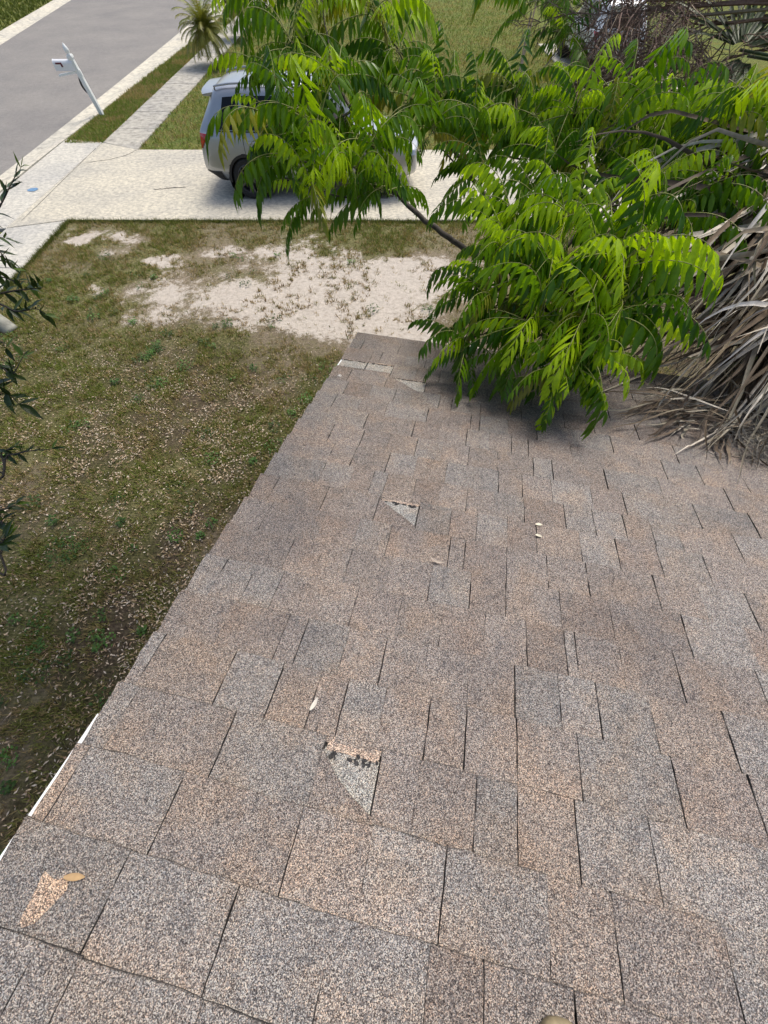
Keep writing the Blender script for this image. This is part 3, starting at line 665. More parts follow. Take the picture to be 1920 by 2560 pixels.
# ------------------------------------------------------------------ parked cars
def car_paint(name, col, metal):
    m, t, b = newmat(name); b.inputs['Metallic'].default_value = metal; b.inputs['Roughness'].default_value = 0.34
    b.inputs['Coat Weight'].default_value = 0.8; b.inputs['Coat Roughness'].default_value = 0.06
    f = noise(t, N(t, 'ShaderNodeTexCoord').outputs['Object'], 3.0, 6, 0.7)
    t.links.new(ramp(t, f, [(0.3, tuple(c * .9 for c in col)), (0.7, col)]), b.inputs['Base Color']); return m
M['silver'] = car_paint('silver_car_paint', (0.40, 0.415, 0.43), 0.75)
M['white_paint'] = car_paint('white_car_paint', (0.74, 0.76, 0.78), 0.1)
M['glass'] = simple('tinted_car_glass', (0.004, 0.0045, 0.005), 0.05, 0, 0.0, spec=0.35)
M['trim'] = simple('black_car_plastic', (0.018, 0.018, 0.019), 0.55, nscale=50, namt=0.3)
M['tyre'] = simple('tyre_rubber', (0.02, 0.02, 0.02), 0.8, nscale=40, namt=0.4)
M['rim'] = simple('dark_alloy', (0.10, 0.10, 0.105), 0.35, 0.8, nscale=20, namt=0.2)
M['hub'] = simple('dark_hub_steel', (0.03, 0.03, 0.03), 0.6, 0.5, nscale=20, namt=0.2)  # dark steel for the disc behind the spokes
M['tail_red'] = simple('tail_light_red', (0.42, 0.008, 0.012), 0.12, 0, 0.8, nscale=9, namt=0.35)
M['head_glass'] = simple('head_light_clear', (0.55, 0.58, 0.6), 0.1, 0.3, 0.8, nscale=9, namt=0.2)
M['plate'] = simple('plate_metal', (0.7, 0.72, 0.7), 0.4, nscale=12, namt=0.1)

def car_grid():
    def st(xl, xr, zb, wb, wm, ws, belt, wg, wr, zr, dx=(0,) * 12):
        L = lambda f: xl + (xr - xl) * f
        return [(xl + dx[0], 0, zb), (xl + dx[1], wb * .8, zb), (xl + dx[2], wb, zb + .1), (xl + dx[3], wm, .52), (xl + dx[4], wm, .75), (xl + dx[5], ws, .95), (xl + dx[6], ws - .02, belt - .03),
                (L(.06), wg, belt + .01), (L(.5), (wg + wr) / 2 + .02, (belt + zr - .1) / 2), (L(.93), wr, zr - .10), (L(1), wr - .12, zr - .012), (L(1), 0, zr)]
    S = [st(.14, .52, .30, .74, .86, .84, 1.13, .78, .60, 1.66, (.16, .14, .08, -.06, -.04, .0, .03, 0, 0, 0, 0, 0)),
         st(.30, .62, .26, .86, .955, .94, 1.13, .86, .69, 1.73, (.1, .08, .03, -.06, -.05, -.03, -.02, 0, 0, 0, 0, 0)),
         st(.58, .80, .28, .92, .985, .97, 1.125, .915, .735, 1.77), st(1.05, 1.15, .25, .93, .995, .975, 1.115, .925, .75, 1.795), st(1.65, 1.65, .25, .93, .99, .97, 1.105, .925, .755, 1.80),
         st(2.2, 2.1, .25, .93, .99, .97, 1.09, .92, .75, 1.79), st(2.75, 2.45, .25, .93, .99, .97, 1.075, .915, .74, 1.77), st(3.25, 2.75, .25, .93, .99, .965, 1.06, .90, .715, 1.71)]
    def hood(x, w, zt, ze, zb, nose=0):
        p = st(x, x, zb, w - .05, w, w - .02, ze, w - .1, w - .2, zt); p[5] = (x, w - .02, min(.95, ze - .06)); p[6] = (x, w - .04, ze - .01)
        for k, (f, z) in enumerate(((.9, ze), (.72, zt - .02), (.5, zt), (.25, zt + .008), (0, zt + .01))): p[7 + k] = (x + (.02 + .12 * (1 - f)) * (1 if nose == 0 else .4), w * f, z)
        return p
    S += [hood(3.42, .985, 1.09, 1.06, .25), hood(3.95, .98, 1.05, 1.0, .27), hood(4.45, .94, .98, .93, .30, 1), hood(4.78, .80, .88, .82, .36, 1)]
    S = np.array(S, float); sub = 6
    A = np.concatenate([S[i] * (1 - f) + S[i + 1] * f for i in range(len(S) - 1) for f in [np.arange(sub)[:, None, None] / sub]] + [S[-1:]], 0)
    B = np.concatenate([np.concatenate([A[:, j:j + 1] * (1 - f / sub) + A[:, j + 1:j + 2] * (f / sub) for f in range(sub)], 1) for j in range(11)] + [A[:, -1:]], 1)
    for _ in range(5):
        C = B.copy(); C[1:-1] = .5 * B[1:-1] + .25 * (B[:-2] + B[2:]); D = C.copy(); D[:, 1:-1] = .5 * C[:, 1:-1] + .25 * (C[:, :-2] + C[:, 2:]); D[:, 0] = C[:, 0]; D[:, -1] = C[:, -1]; D[:, -1, 2] = D[:, -2, 2]; B = D
    return B, sub
CG, CS = car_grid(); WX = (1.04, 3.86); WR = 0.375
def car_normals(G):
    a = np.gradient(G, axis=0); b = np.gradient(G, axis=1); n = np.cross(b, a); n /= np.linalg.norm(n, axis=2, keepdims=True) + 1e-9
    if n[20, 30, 1] < 0: n = -n
    return n
CN = car_normals(CG)
def car_sample(i, j, off):
    i = min(max(i, 0), CG.shape[0] - 1.001); j = min(max(j, 0), CG.shape[1] - 1.001); a, b = int(i), int(j); f, g = i - a, j - b
    mixg = lambda G: (G[a, b] * (1 - f) + G[a + 1, b] * f) * (1 - g) + (G[a, b + 1] * (1 - f) + G[a + 1, b + 1] * f) * g
    return mixg(CG) + mixg(CN) * off
def car_patch(fn, nu, nv, off, sgn):
    """patch of the body surface; fn(u, v) -> station, profile index"""
    V = []
    for a in range(nu + 1):
        for b in range(nv + 1):
            i, j = fn(a / nu, b / nv); p = car_sample(i * CS, j * CS, off); V.append((p[0], p[1] * sgn, p[2]))
    F = [(a * (nv + 1) + b, (a + 1) * (nv + 1) + b, (a + 1) * (nv + 1) + b + 1, a * (nv + 1) + b + 1) for a in range(nu) for b in range(nv)]
    mb = MB(); mb.add(V, F if sgn < 0 else [f[::-1] for f in F]); return mb
def quad(i0, i1, j0, j1, sh0=0, sh1=0): return lambda u, v: (i0 + (i1 - i0) * u + (sh0 * (1 - u) + sh1 * u) * v, j0 + (j1 - j0) * v)

def build_car(name, loc, rz, paint, label, group=None):
    root = empty(name, loc); root.rotation_euler = (0, 0, rz); tag(root, label, 'car', group)
    ni, nj = CG.shape[:2]; mb = MB(); V = []
    for sgn in (1, -1):
        for i in range(ni):
            for j in range(nj): V.append((CG[i, j, 0], CG[i, j, 1] * sgn, CG[i, j, 2]))
    F = []
    for s_ in range(2):
        o = s_ * ni * nj
        for i in range(ni - 1):
            for j in range(nj - 1):
                c = CG[i:i + 2, j:j + 2].reshape(4, 3).mean(0)
                if c[1] > .5 and c[2] < 1.0 and min(math.hypot(c[0] - wx, c[2] - WR) for wx in WX) < WR + .05: continue
                q = (o + i * nj + j, o + i * nj + j + 1, o + (i + 1) * nj + j + 1, o + (i + 1) * nj + j); F.append(q if s_ else q[::-1])
    mb.add(V, F)
    # tail and nose: curved caps between the two sides
    for i, dirn, bulge in ((0, -1, .07), (ni - 1, 1, .10)):
        n = 10; W = []
        for j in range(nj):
            for k in range(n + 1):
                t = 1 - 2 * k / n; y = CG[i, j, 1] * t; W.append((CG[i, j, 0] + dirn * bulge * (1 - t * t) * min(1, CG[i, j, 1] / .5), y, CG[i, j, 2]))
        fs = [(j * (n + 1) + k, j * (n + 1) + k + 1, (j + 1) * (n + 1) + k + 1, (j + 1) * (n + 1) + k) for j in range(nj - 1) for k in range(n)]
        mb.add(W, fs if dirn > 0 else [f[::-1] for f in fs])
        if i == 0: TAIL = W
    body = mb.build('body', paint, root, smooth=True)
    bm = bmesh.new(); bm.from_mesh(body.data); bmesh.ops.remove_doubles(bm, verts=bm.verts, dist=.0008); bmesh.ops.recalc_face_normals(bm, faces=bm.faces); bm.to_mesh(body.data); bm.free()
    body.data.polygons.foreach_set('use_smooth', [True] * len(body.data.polygons))
    n = 10
    def tail_patch(pname, j0, j1, k0, k1, off, mat):
        m2 = MB(); js = range(int(j0 * CS), int(j1 * CS) + 1); W = [(TAIL[j * (n + 1) + k][0] - off, TAIL[j * (n + 1) + k][1], TAIL[j * (n + 1) + k][2]) for j in js for k in range(k0, k1 + 1)]; w = k1 - k0 + 1
        m2.add(W, [(a * w + b, (a + 1) * w + b, (a + 1) * w + b + 1, a * w + b + 1) for a in range(len(js) - 1) for b in range(w - 1)]); return m2.build(pname, mat, root, smooth=True)
    tail_patch('rear_window', 7.35, 8.9, 1, n - 1, .008, M['glass']); tail_patch('rear_bumper', .4, 2.95, 0, n, .010, M['trim']); tail_patch('number_plate', 5.2, 5.9, 4, 6, .012, M['plate'])
    for s_ in (1, -1):
        for a, b, sh0, sh1, nm in ((1.95, 2.95, .12, .0, 'side_window'), (3.08, 4.62, 0, 0, 'side_window'), (4.76, 6.72, 0, -.35, 'side_window')):
            car_patch(quad(a, b, 7.12, 8.86, sh0, sh1), 10, 8, .006, s_).build(nm, M['glass'], root, smooth=True)
        car_patch(quad(1.9, 6.9, 6.93, 7.07), 20, 1, .008, s_).build('belt_moulding', M['trim'], root, smooth=True)
        car_patch(quad(.55, 6.8, 1.35, 2.35), 30, 3, .009, s_).build('sill_cladding', M['trim'], root, smooth=True) if False else None
        # wedge shaped tail light wrapping round the corner
        car_patch(lambda u, v: (0.0 + u * (0.25 + 1.4 * v), 4.65 + 1.65 * v), 8, 6, .010, s_).build('tail_light', M['tail_red'], root, smooth=True)
        car_patch(lambda u, v: (9.7 + u * .9, 5.1 + .8 * v), 6, 4, .008, s_).build('head_light', M['head_glass'], root, smooth=True)
        car_patch(quad(3.05, 4.7, 2.35, 6.7), 1, 1, 0, s_) if False else None
        for ii in (3.02, 4.69, 6.85): car_patch(quad(ii, ii + .02, 2.4, 6.9), 1, 16, .0025, s_).build('door_gap', M['trim'], root)
        for ii in (3.2, 4.9): 
            m2 = MB(); p = car_sample(ii * CS, 5.35 * CS, .03); p2 = car_sample((ii + .35) * CS, 5.4 * CS, .03); m2.tube([(p[0], p[1] * s_ * .99, p[2]), (p[0], p[1] * s_, p[2]), (p2[0], p2[1] * s_, p2[2]), (p2[0], p2[1] * s_ * .99, p2[2])], .013, 6); m2.build('door_handle', paint, root)
        m2 = MB(); rr = [(car_sample(i * CS, 9.75 * CS, .05)) for i in (1.3, 1.5, 2.5, 3.5, 4.5, 5.5, 6.3)]; rr = [car_sample(1.2 * CS, 9.75 * CS, .0)] + rr + [car_sample(6.5 * CS, 9.75 * CS, .0)]; m2.tube([(p[0], p[1] * s_, p[2]) for p in rr], .018, 6); m2.build('roof_rail', paint, root, smooth=True)
        m2 = MB(); p = car_sample(6.75 * CS, 7.15 * CS, 0); m2.lathe([(.001, -.11), (.07, -.10), (.085, 0), (.07, .10), (.001, .11)], 10, Matrix.Translation((p[0], s_ * 1.08, p[2] + .02)) @ Matrix.Rotation(R(90), 4, 'X') @ Matrix.Diagonal((.8, 1.0, 1.15, 1))); m2.tube([(p[0], s_ * .9, p[2]), (p[0], s_ * 1.02, p[2])], .03, 6); m2.build('mirror', paint, root, smooth=True)
        for wx in WX:
            m2 = MB(); na = 26; V2 = []
            for a in range(na + 1):
                th = R(-6) + (math.pi + R(12)) * a / na
                for rr_, yo in ((WR + .02, .88), (WR + .02, .995), (WR + .068, 1.0), (WR + .075, .955)): V2.append((wx + rr_ * math.cos(th), s_ * yo, WR + rr_ * math.sin(th) * .98))
            fs = [(a * 4 + b, a * 4 + b + 1, a * 4 + b + 5, a * 4 + b + 4) for a in range(na) for b in range(3)]; m2.add(V2, fs); m2.build('wheel_arch', M['trim'], root, smooth=False)
            m2 = MB(); m2.lathe([(.0, .55), (WR + .1, .55), (WR + .1, .93)], 20, Matrix.Translation((wx, 0, WR)) @ Matrix.Rotation(R(-90 * s_), 4, 'X')); m2.build('wheel_well', M['trim'], root)
            wh = empty('wheel', (wx, s_ * .85, WR), root); wh.rotation_euler = (R(-90 * s_), 0, 0)
            m2 = MB(); m2.lathe([(.245, -.11), (.34, -.115), (WR - .008, -.095), (WR, -.05), (WR, .05), (WR - .008, .095), (.34, .118), (.262, .118), (.25, .10)], 32); m2.build('tyre', M['tyre'], wh, smooth=True)
            m2 = MB(); m2.lathe([(.262, .117), (.25, .122), (.238, .10), (.235, .0)], 32); m2.mi = 1; m2.lathe([(.235, .03), (.001, .03)], 24); m2.mi = 0
            for a in range(10):
                th = 2 * math.pi * a / 10 + (.10 if a % 2 else -.10); Mx = Matrix.Rotation(th, 4, 'Z'); P = [Mx @ Vector(q) for q in ((.045, -.014, .095), (.045, .014, .095), (.245, .020, .112), (.245, -.020, .112), (.045, -.010, .05), (.045, .010, .05), (.245, .012, .07), (.245, -.012, .07))]
                m2.add(P, [(0, 1, 2, 3), (0, 3, 7, 4), (1, 5, 6, 2), (3, 2, 6, 7)][:] if True else [])
            m2.lathe([(.001, .108), (.05, .104), (.058, .07)], 16); m2.build('rim', [M['rim'], M['hub']], wh, smooth=False)
    # windscreen, lower cladding, spoiler
    for s_ in (1, -1):
        car_patch(lambda u, v: (7.12 + u * .78, 7.3 + 3.68 * v), 6, 8, .007, s_).build('windscreen', M['glass'], root, smooth=True)
        car_patch(quad(.0, 1.6, .5, 2.9), 12, 8, .012, s_).build('bumper_corner', M['trim'], root, smooth=True)
        car_patch(quad(4.0 - .55, 7.0, .6, 2.3), 16, 6, .010, s_).build('rocker_panel', M['trim'], root, smooth=True)
    m2 = MB(); V2 = []; zt = CG[0, -1, 2]
    for k in range(13):
        y = -.60 + 1.2 * k / 12; e = 1 - (abs(y) / .60) ** 4; xr = .52; V2 += [(xr + .10, y, zt + .028 - .015 * (1 - e)), (xr - .15 - .06 * e, y, zt + .012 - .03 * (1 - e)), (xr - .13 - .06 * e, y, zt - .045), (xr + .0, y, zt - .05)]
    m2.add(V2, [(a * 4 + b, a * 4 + (b + 1) % 4, a * 4 + 4 + (b + 1) % 4, a * 4 + 4 + b) for a in range(12) for b in range(4)] + [(0, 1, 2, 3), (51, 50, 49, 48)]); m2.build('spoiler', paint, root, smooth=False)
    return root
build_car('parked_car', (-4.08, 11.95, 0.016), 0, M['silver'], 'silver sport utility car on the driveway behind the leafy branches')
build_car('parked_car', (8.3, 21.0, 0.034), R(90), M['white_paint'], 'white car glimpsed through the dry twigs at the top right')

# ------------------------------------------------------------------ mailbox
mbx = empty('mailbox', (-9.0, 17.22, 0)); tag(mbx, 'white leaning mailbox post with finial beside the street', 'mailbox')
mbx.rotation_euler = (R(2.0), R(-7.3), 0)
m2 = MB(); m2.box((-.055, -.055, -.2), (.055, .055, 1.22)); o = m2.build('post', M['white_vinyl'], mbx)
m2 = MB(); m2.box((-.075, -.075, 1.215), (.075, .075, 1.265)); m2.box((-.062, -.062, 1.262), (.062, .062, 1.285)); m2.build('collar', M['white_vinyl'], mbx)
m2 = MB(); m2.lathe([(.035, 1.28), (.04, 1.30), (.062, 1.33), (.068, 1.37), (.055, 1.42), (.03, 1.47), (.001, 1.51)], 14); m2.build('finial', M['white_vinyl'], mbx, smooth=True)
bx = empty('letter_box', (0, 0, 0), mbx); bx.rotation_euler = (0, R(7.3), 0)
def arch(x0, x1, w, z0, zs, n=8):
    prof = [(-w, z0), (w, z0)] + [(w * math.cos(math.pi * k / n), zs + w * math.sin(math.pi * k / n)) for k in range(n + 1)]; V2 = [(x0, a, b) for a, b in prof] + [(x1, a, b) for a, b in prof]; m = len(prof)
    q = MB(); q.add(V2, [(i, (i + 1) % m, m + (i + 1) % m, m + i) for i in range(m)] + [tuple(range(m - 1, -1, -1)), tuple(range(m, 2 * m))]); return q
arch(-.70, -.14, .085, .97, 1.10).build('box_shell', M['white_metal'], bx)
arch(-.715, -.698, .09, .965, 1.10).build('box_door', M['white_metal'], bx)
m2 = MB(); m2.prism([(-.64, -.094), (-.46, -.094), (-.46, -.0865), (-.64, -.0865)], 1.10, 1.135); m2.prism([(-.50, -.0945), (-.45, -.0945), (-.45, -.0863), (-.50, -.0863)], 1.045, 1.102); m2.build('flag', M['dark_red'], bx)
m2 = MB(); m2.box((-.62, -.06, .925), (-.05, .06, .965)); m2.build('shelf', M['white_vinyl'], mbx)
m2 = MB(); m2.tube(smooth_path([(-.06, 0, .84), (-.10, 0, .78), (-.125, 0, .68), (-.11, 0, .58), (-.06, 0, .50)], 5), [.012] + [.026] * 19 + [.012], 8); m2.build('brace', M['black_iron'], mbx, smooth=True)
m2 = MB(); m2.box((.05, -.03, .86), (.075, .03, .98)); m2.build('bracket', M['white_vinyl'], mbx)
#@@TREES
# ------------------------------------------------------------------ tree with long compound leaves
def rot_about(v, axis, a): return Matrix.Rotation(a, 3, axis) @ v
def leaflet(mb, base, d, wv, L, W, curl, rnd):
    """pointed folded leaflet from base along d; wv is the direction of its width; curl bends it down"""
    d = d.normalized(); wv = (wv - d * wv.dot(d)).normalized(); nrm = d.cross(wv); P = []; p = base.copy(); seg = 4; prof = (.14, .95, .88, .48)
    down = Vector((0, 0, -1)); rows = []
    for k in range(seg):
        h = W * .5 * prof[k]; rows.append((p - wv * h + nrm * h * .35, p.copy(), p + wv * h + nrm * h * .35)); d = (d + down * curl).normalized(); nrm = d.cross(wv); p = p + d * (L / seg)
    V = [q for r_ in rows for q in r_] + [p]; F = []
    for k in range(seg - 1): a = 3 * k; F += [(a, a + 1, a + 4, a + 3), (a + 1, a + 2, a + 5, a + 4)]
    a = 3 * (seg - 1); F += [(a, a + 1, a + 3), (a + 1, a + 2, a + 3)]; mb.add(V, F)
def compound_leaf(seed, L, e0, drop, pairs, LL, LW, hang, mats):
    r = random.Random(seed); mb = MB(); n = 16; p = Vector((0, 0, 0)); e = e0; P = [p.copy()]; E = [e]; yaw = 0
    for k in range(n):
        e -= drop / n * (1.3 * k / n + .35) * 1.0; yaw += r.uniform(-.03, .03); p = p + Vector((math.cos(e) * math.cos(yaw), math.cos(e) * math.sin(yaw), math.sin(e))) * (L / n); P.append(p.copy()); E.append(e)
    mb.mi = 1; mb.tube(P, [.0036 - .0026 * k / n for k in range(n + 1)], 4, False); mb.mi = 0
    for i in range(pairs):
        if r.random() < .04: continue
        f = .16 + .82 * i / (pairs - 1)
        for s in (-1, 1):
            ff = min(.995, f + r.uniform(-.012, .012) + s * .008); k = int(ff * n); q = P[k].lerp(P[min(k + 1, n)], ff * n - k); t = (P[min(k + 1, n)] - P[max(k - 1, 0)]).normalized(); side = Vector((-t.y, t.x, 0)).normalized() * s
            hg = hang + r.uniform(-.2, .2); d = side * math.cos(hg) * .9 + t * (.28 + .35 * f) + Vector((0, 0, -1)) * math.sin(hg)
            sz = (.55 + .45 * math.sin(math.pi * min(1, .12 + .8 * f))) * r.uniform(.78, 1.14); leaflet(mb, q, d, t + Vector((0, 0, .15)), LL * sz, LW * sz * r.uniform(.9, 1.1), r.uniform(.08, .22), r)
    leaflet(mb, P[-1], (P[-1] - P[-2]) + Vector((0, 0, -.02)), side, LL * .8, LW * .8, .15, r)
    me = bpy.data.meshes.new('leaf'); me.from_pydata([tuple(v) for v in mb.v], [], mb.f); me.update(); [me.materials.append(m) for m in mats]; me.polygons.foreach_set('material_index', mb.m); me.polygons.foreach_set('use_smooth', [True] * len(me.polygons)); return me
FR = [compound_leaf(100 + i, random.uniform(.44, .58), e0, dr, random.choice((9, 10, 11)), .135, .036, hg, [M['frond'], M['twig']])
      for i, (e0, dr, hg) in enumerate(((R(75), R(95), .9), (R(60), R(95), 1.0), (R(48), R(90), 1.05), (R(38), R(85), 1.0), (R(28), R(80), 1.1), (R(18), R(75), .95), (R(6), R(70), .85), (R(-6), R(60), .75), (R(-20), R(50), .6), (R(42), R(120), 1.0), (R(20), R(100), 1.1), (R(55), R(140), .8), (R(33), R(60), .9), (R(10), R(95), 1.2), (R(65), R(70), .7), (R(25), R(115), .75)))]
YOUNG = [compound_leaf(300 + i, .20, R(60), R(120), 6, .05, .012, 1.2, [M['frond'], M['twig']]) for i in range(2)]
TB = Vector((1.12, 2.95, 0)); tree = empty('compound_leaf_tree', TB)
tag(tree, 'bright green tree with long drooping compound leaves overhanging the roof', 'tree')
def tbranch(pts, r0, r1, name='branch'):
    P = smooth_path(pts, 5); rr = random.Random(len(P)); P = [p + Vector((rr.uniform(-1, 1), rr.uniform(-1, 1), rr.uniform(-1, 1))) * .005 for p in P]; m2 = MB(); n = len(P) - 1
    m2.tube([p - TB for p in P], [r0 + (r1 - r0) * k / n for k in range(n + 1)], 8 if r0 > .015 else 5); return m2.build(name, M['bark'], tree, smooth=True)
FK = Vector((1.02, 2.72, 1.95))
tbranch([TB + Vector((0, 0, -.1)), TB + Vector((.03, -.05, .7)), TB + Vector((-.05, -.15, 1.4)), FK], .055, .036, 'trunk')
# rosettes: photo pixel, distance, number of leaves, share of young bright leaves, size
ROS = [ # upper left limb
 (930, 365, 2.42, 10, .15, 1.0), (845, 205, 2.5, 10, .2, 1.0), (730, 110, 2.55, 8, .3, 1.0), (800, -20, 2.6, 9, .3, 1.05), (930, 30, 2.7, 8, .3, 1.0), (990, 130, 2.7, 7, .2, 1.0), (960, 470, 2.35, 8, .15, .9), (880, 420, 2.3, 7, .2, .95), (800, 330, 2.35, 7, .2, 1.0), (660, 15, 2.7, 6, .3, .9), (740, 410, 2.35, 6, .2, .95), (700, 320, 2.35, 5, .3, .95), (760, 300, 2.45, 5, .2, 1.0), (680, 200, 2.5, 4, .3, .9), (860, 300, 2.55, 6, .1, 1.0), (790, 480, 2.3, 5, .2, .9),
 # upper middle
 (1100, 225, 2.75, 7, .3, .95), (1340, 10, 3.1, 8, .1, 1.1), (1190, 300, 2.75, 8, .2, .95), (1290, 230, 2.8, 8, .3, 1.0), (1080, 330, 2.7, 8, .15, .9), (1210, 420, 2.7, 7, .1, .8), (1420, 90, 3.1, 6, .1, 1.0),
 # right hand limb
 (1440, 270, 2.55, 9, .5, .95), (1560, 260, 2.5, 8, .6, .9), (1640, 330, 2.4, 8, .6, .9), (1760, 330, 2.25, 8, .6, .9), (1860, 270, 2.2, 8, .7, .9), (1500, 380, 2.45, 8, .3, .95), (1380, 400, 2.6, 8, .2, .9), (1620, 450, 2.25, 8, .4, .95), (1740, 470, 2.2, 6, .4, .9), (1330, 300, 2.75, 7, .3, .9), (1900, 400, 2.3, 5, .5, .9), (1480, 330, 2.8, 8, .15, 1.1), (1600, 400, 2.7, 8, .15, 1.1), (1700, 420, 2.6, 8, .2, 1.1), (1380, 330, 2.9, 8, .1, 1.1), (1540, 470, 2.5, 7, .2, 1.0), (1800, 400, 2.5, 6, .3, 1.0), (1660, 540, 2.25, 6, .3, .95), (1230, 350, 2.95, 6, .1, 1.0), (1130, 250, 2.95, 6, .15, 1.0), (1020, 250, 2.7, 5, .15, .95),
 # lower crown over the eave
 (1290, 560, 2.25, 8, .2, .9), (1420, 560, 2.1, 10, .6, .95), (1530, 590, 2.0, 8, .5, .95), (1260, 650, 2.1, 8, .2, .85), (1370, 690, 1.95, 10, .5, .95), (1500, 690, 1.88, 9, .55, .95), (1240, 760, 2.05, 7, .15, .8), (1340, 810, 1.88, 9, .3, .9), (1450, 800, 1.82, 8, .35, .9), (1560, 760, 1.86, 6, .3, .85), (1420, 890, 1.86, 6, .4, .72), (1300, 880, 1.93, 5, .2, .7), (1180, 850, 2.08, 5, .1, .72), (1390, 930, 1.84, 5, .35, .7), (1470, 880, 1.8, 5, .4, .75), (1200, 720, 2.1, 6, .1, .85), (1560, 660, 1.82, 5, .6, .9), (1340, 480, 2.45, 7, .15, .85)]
LIMB_L = [FK, at(1240, 668, 2.52), at(1190, 640, 2.5), at(1120, 592, 2.48), at(1050, 540, 2.46), at(990, 480, 2.46), at(930, 372, 2.46), at(880, 280, 2.5), at(845, 215, 2.54)]
tbranch(LIMB_L, .021, .009)
tbranch([FK, at(1290, 560, 2.6), at(1240, 520, 2.7), at(1170, 430, 2.78), at(1110, 330, 2.82), at(1090, 220, 2.86), at(1100, 60, 3.0)], .020, .008)
tbranch([FK, at(1340, 560, 2.5), at(1390, 420, 2.65), at(1440, 280, 2.7)], .018, .008); tbranch([FK, at(1400, 640, 2.3), at(1520, 520, 2.3), at(1640, 400, 2.35), at(1760, 340, 2.3)], .017, .007)
tbranch([FK, at(1330, 750, 2.2), at(1380, 800, 2.0), at(1410, 860, 1.92)], .014, .006); tbranch([at(1320, 620, 2.45), at(1310, 400, 2.8), at(1290, 240, 2.9), at(1330, 30, 3.15)], .013, .006)
NODES = [FK] + LIMB_L[1:] + [at(1170, 430, 2.78), at(1090, 220, 2.86), at(1440, 280, 2.7), at(1390, 420, 2.65), at(1520, 520, 2.3), at(1640, 400, 2.35), at(1760, 340, 2.3), at(1380, 800, 2.0), at(1330, 750, 2.2), at(1290, 240, 2.9), at(1340, 560, 2.5), at(1400, 640, 2.3), at(1310, 400, 2.8)]
rt = random.Random(21); leaves = []; EXTRA = MB()
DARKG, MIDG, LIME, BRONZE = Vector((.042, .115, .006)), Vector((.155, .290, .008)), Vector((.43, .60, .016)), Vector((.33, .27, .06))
for (u, v, d, n, yg, sz) in ROS:
    c = at(u, v, d); near = min(NODES, key=lambda q: (q - c).length + (.25 if q.z > c.z + .1 else 0))
    if (near - c).length > .04: m_ = near.lerp(c, .5) + Vector((0, 0, -.03)); tbranch([near, m_, c + Vector((0, 0, .01))], .007, .004, 'twig')
    out = (c - (FK + Vector((0, 0, .4)))); a0 = rt.uniform(0, 6.28)
    for k in range(int(n * 1.75)):
        az = a0 + 2.399 * k + rt.uniform(-.3, .3); fi = rt.randrange(len(FR)); mesh = FR[fi]; h = Vector((math.cos(az), math.sin(az), 0)); face = h.dot(Vector((out.x, out.y, 0)).normalized() if out.length > .01 else h)
        if face < -.55 and rt.random() < .5: az += math.pi
        o = bpy.data.objects.new('leaf', mesh); COL.objects.link(o); o.parent = tree; o.location = c - TB + Vector((rt.uniform(-1, 1), rt.uniform(-1, 1), rt.uniform(-1, 1))) * .03
        o.rotation_euler = (rt.uniform(-.22, .22), rt.uniform(-.22, .22), az); s = sz * rt.uniform(.6, 1.12); o.scale = (s, s * rt.choice((1, -1)), s)
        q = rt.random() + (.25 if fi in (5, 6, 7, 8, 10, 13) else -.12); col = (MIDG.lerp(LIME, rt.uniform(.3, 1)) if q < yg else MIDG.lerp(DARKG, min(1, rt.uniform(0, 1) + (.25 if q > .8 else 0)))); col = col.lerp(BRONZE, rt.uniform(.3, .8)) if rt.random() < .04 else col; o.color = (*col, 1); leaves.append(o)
    if yg >= .3:
        for k in range(3):
            if rt.random() < .6: 
                o = bpy.data.objects.new('young_leaf', rt.choice(YOUNG)); COL.objects.link(o); o.parent = tree; o.location = c - TB + Vector((0, 0, .02)); o.rotation_euler = (rt.uniform(-.3, .3), rt.uniform(-.3, .3), rt.uniform(0, 6.28)); o.color = (*LIME.lerp(BRONZE, rt.random()), 1)
print('leaves', len(leaves))
# leaves past the first three hundred are joined into one part: the least conspicuous, farthest from the lens
leaves.sort(key=lambda o: (o.location + TB - Vector((0, 0, CAM_H))).length)
rest = leaves[298:]
if rest:
    mb = MB()
    for o in rest:
        mw = Matrix.LocRotScale(o.location, o.rotation_euler, o.scale); me = o.data; mb.cur = tuple(o.color[:3]); b = len(mb.v); mb.v += [tuple(mw @ v.co) for v in me.vertices]; mb.c += [mb.cur] * len(me.vertices)
        for p in me.polygons: mb.f.append(tuple(b + i for i in p.vertices)); mb.m.append(p.material_index)
        bpy.data.objects.remove(o)
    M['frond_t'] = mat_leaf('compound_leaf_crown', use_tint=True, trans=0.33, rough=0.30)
    o = mb.build('crown', [M['frond_t'], M['twig']], tree, smooth=True, tint=True); o['kind'] = 'stuff'

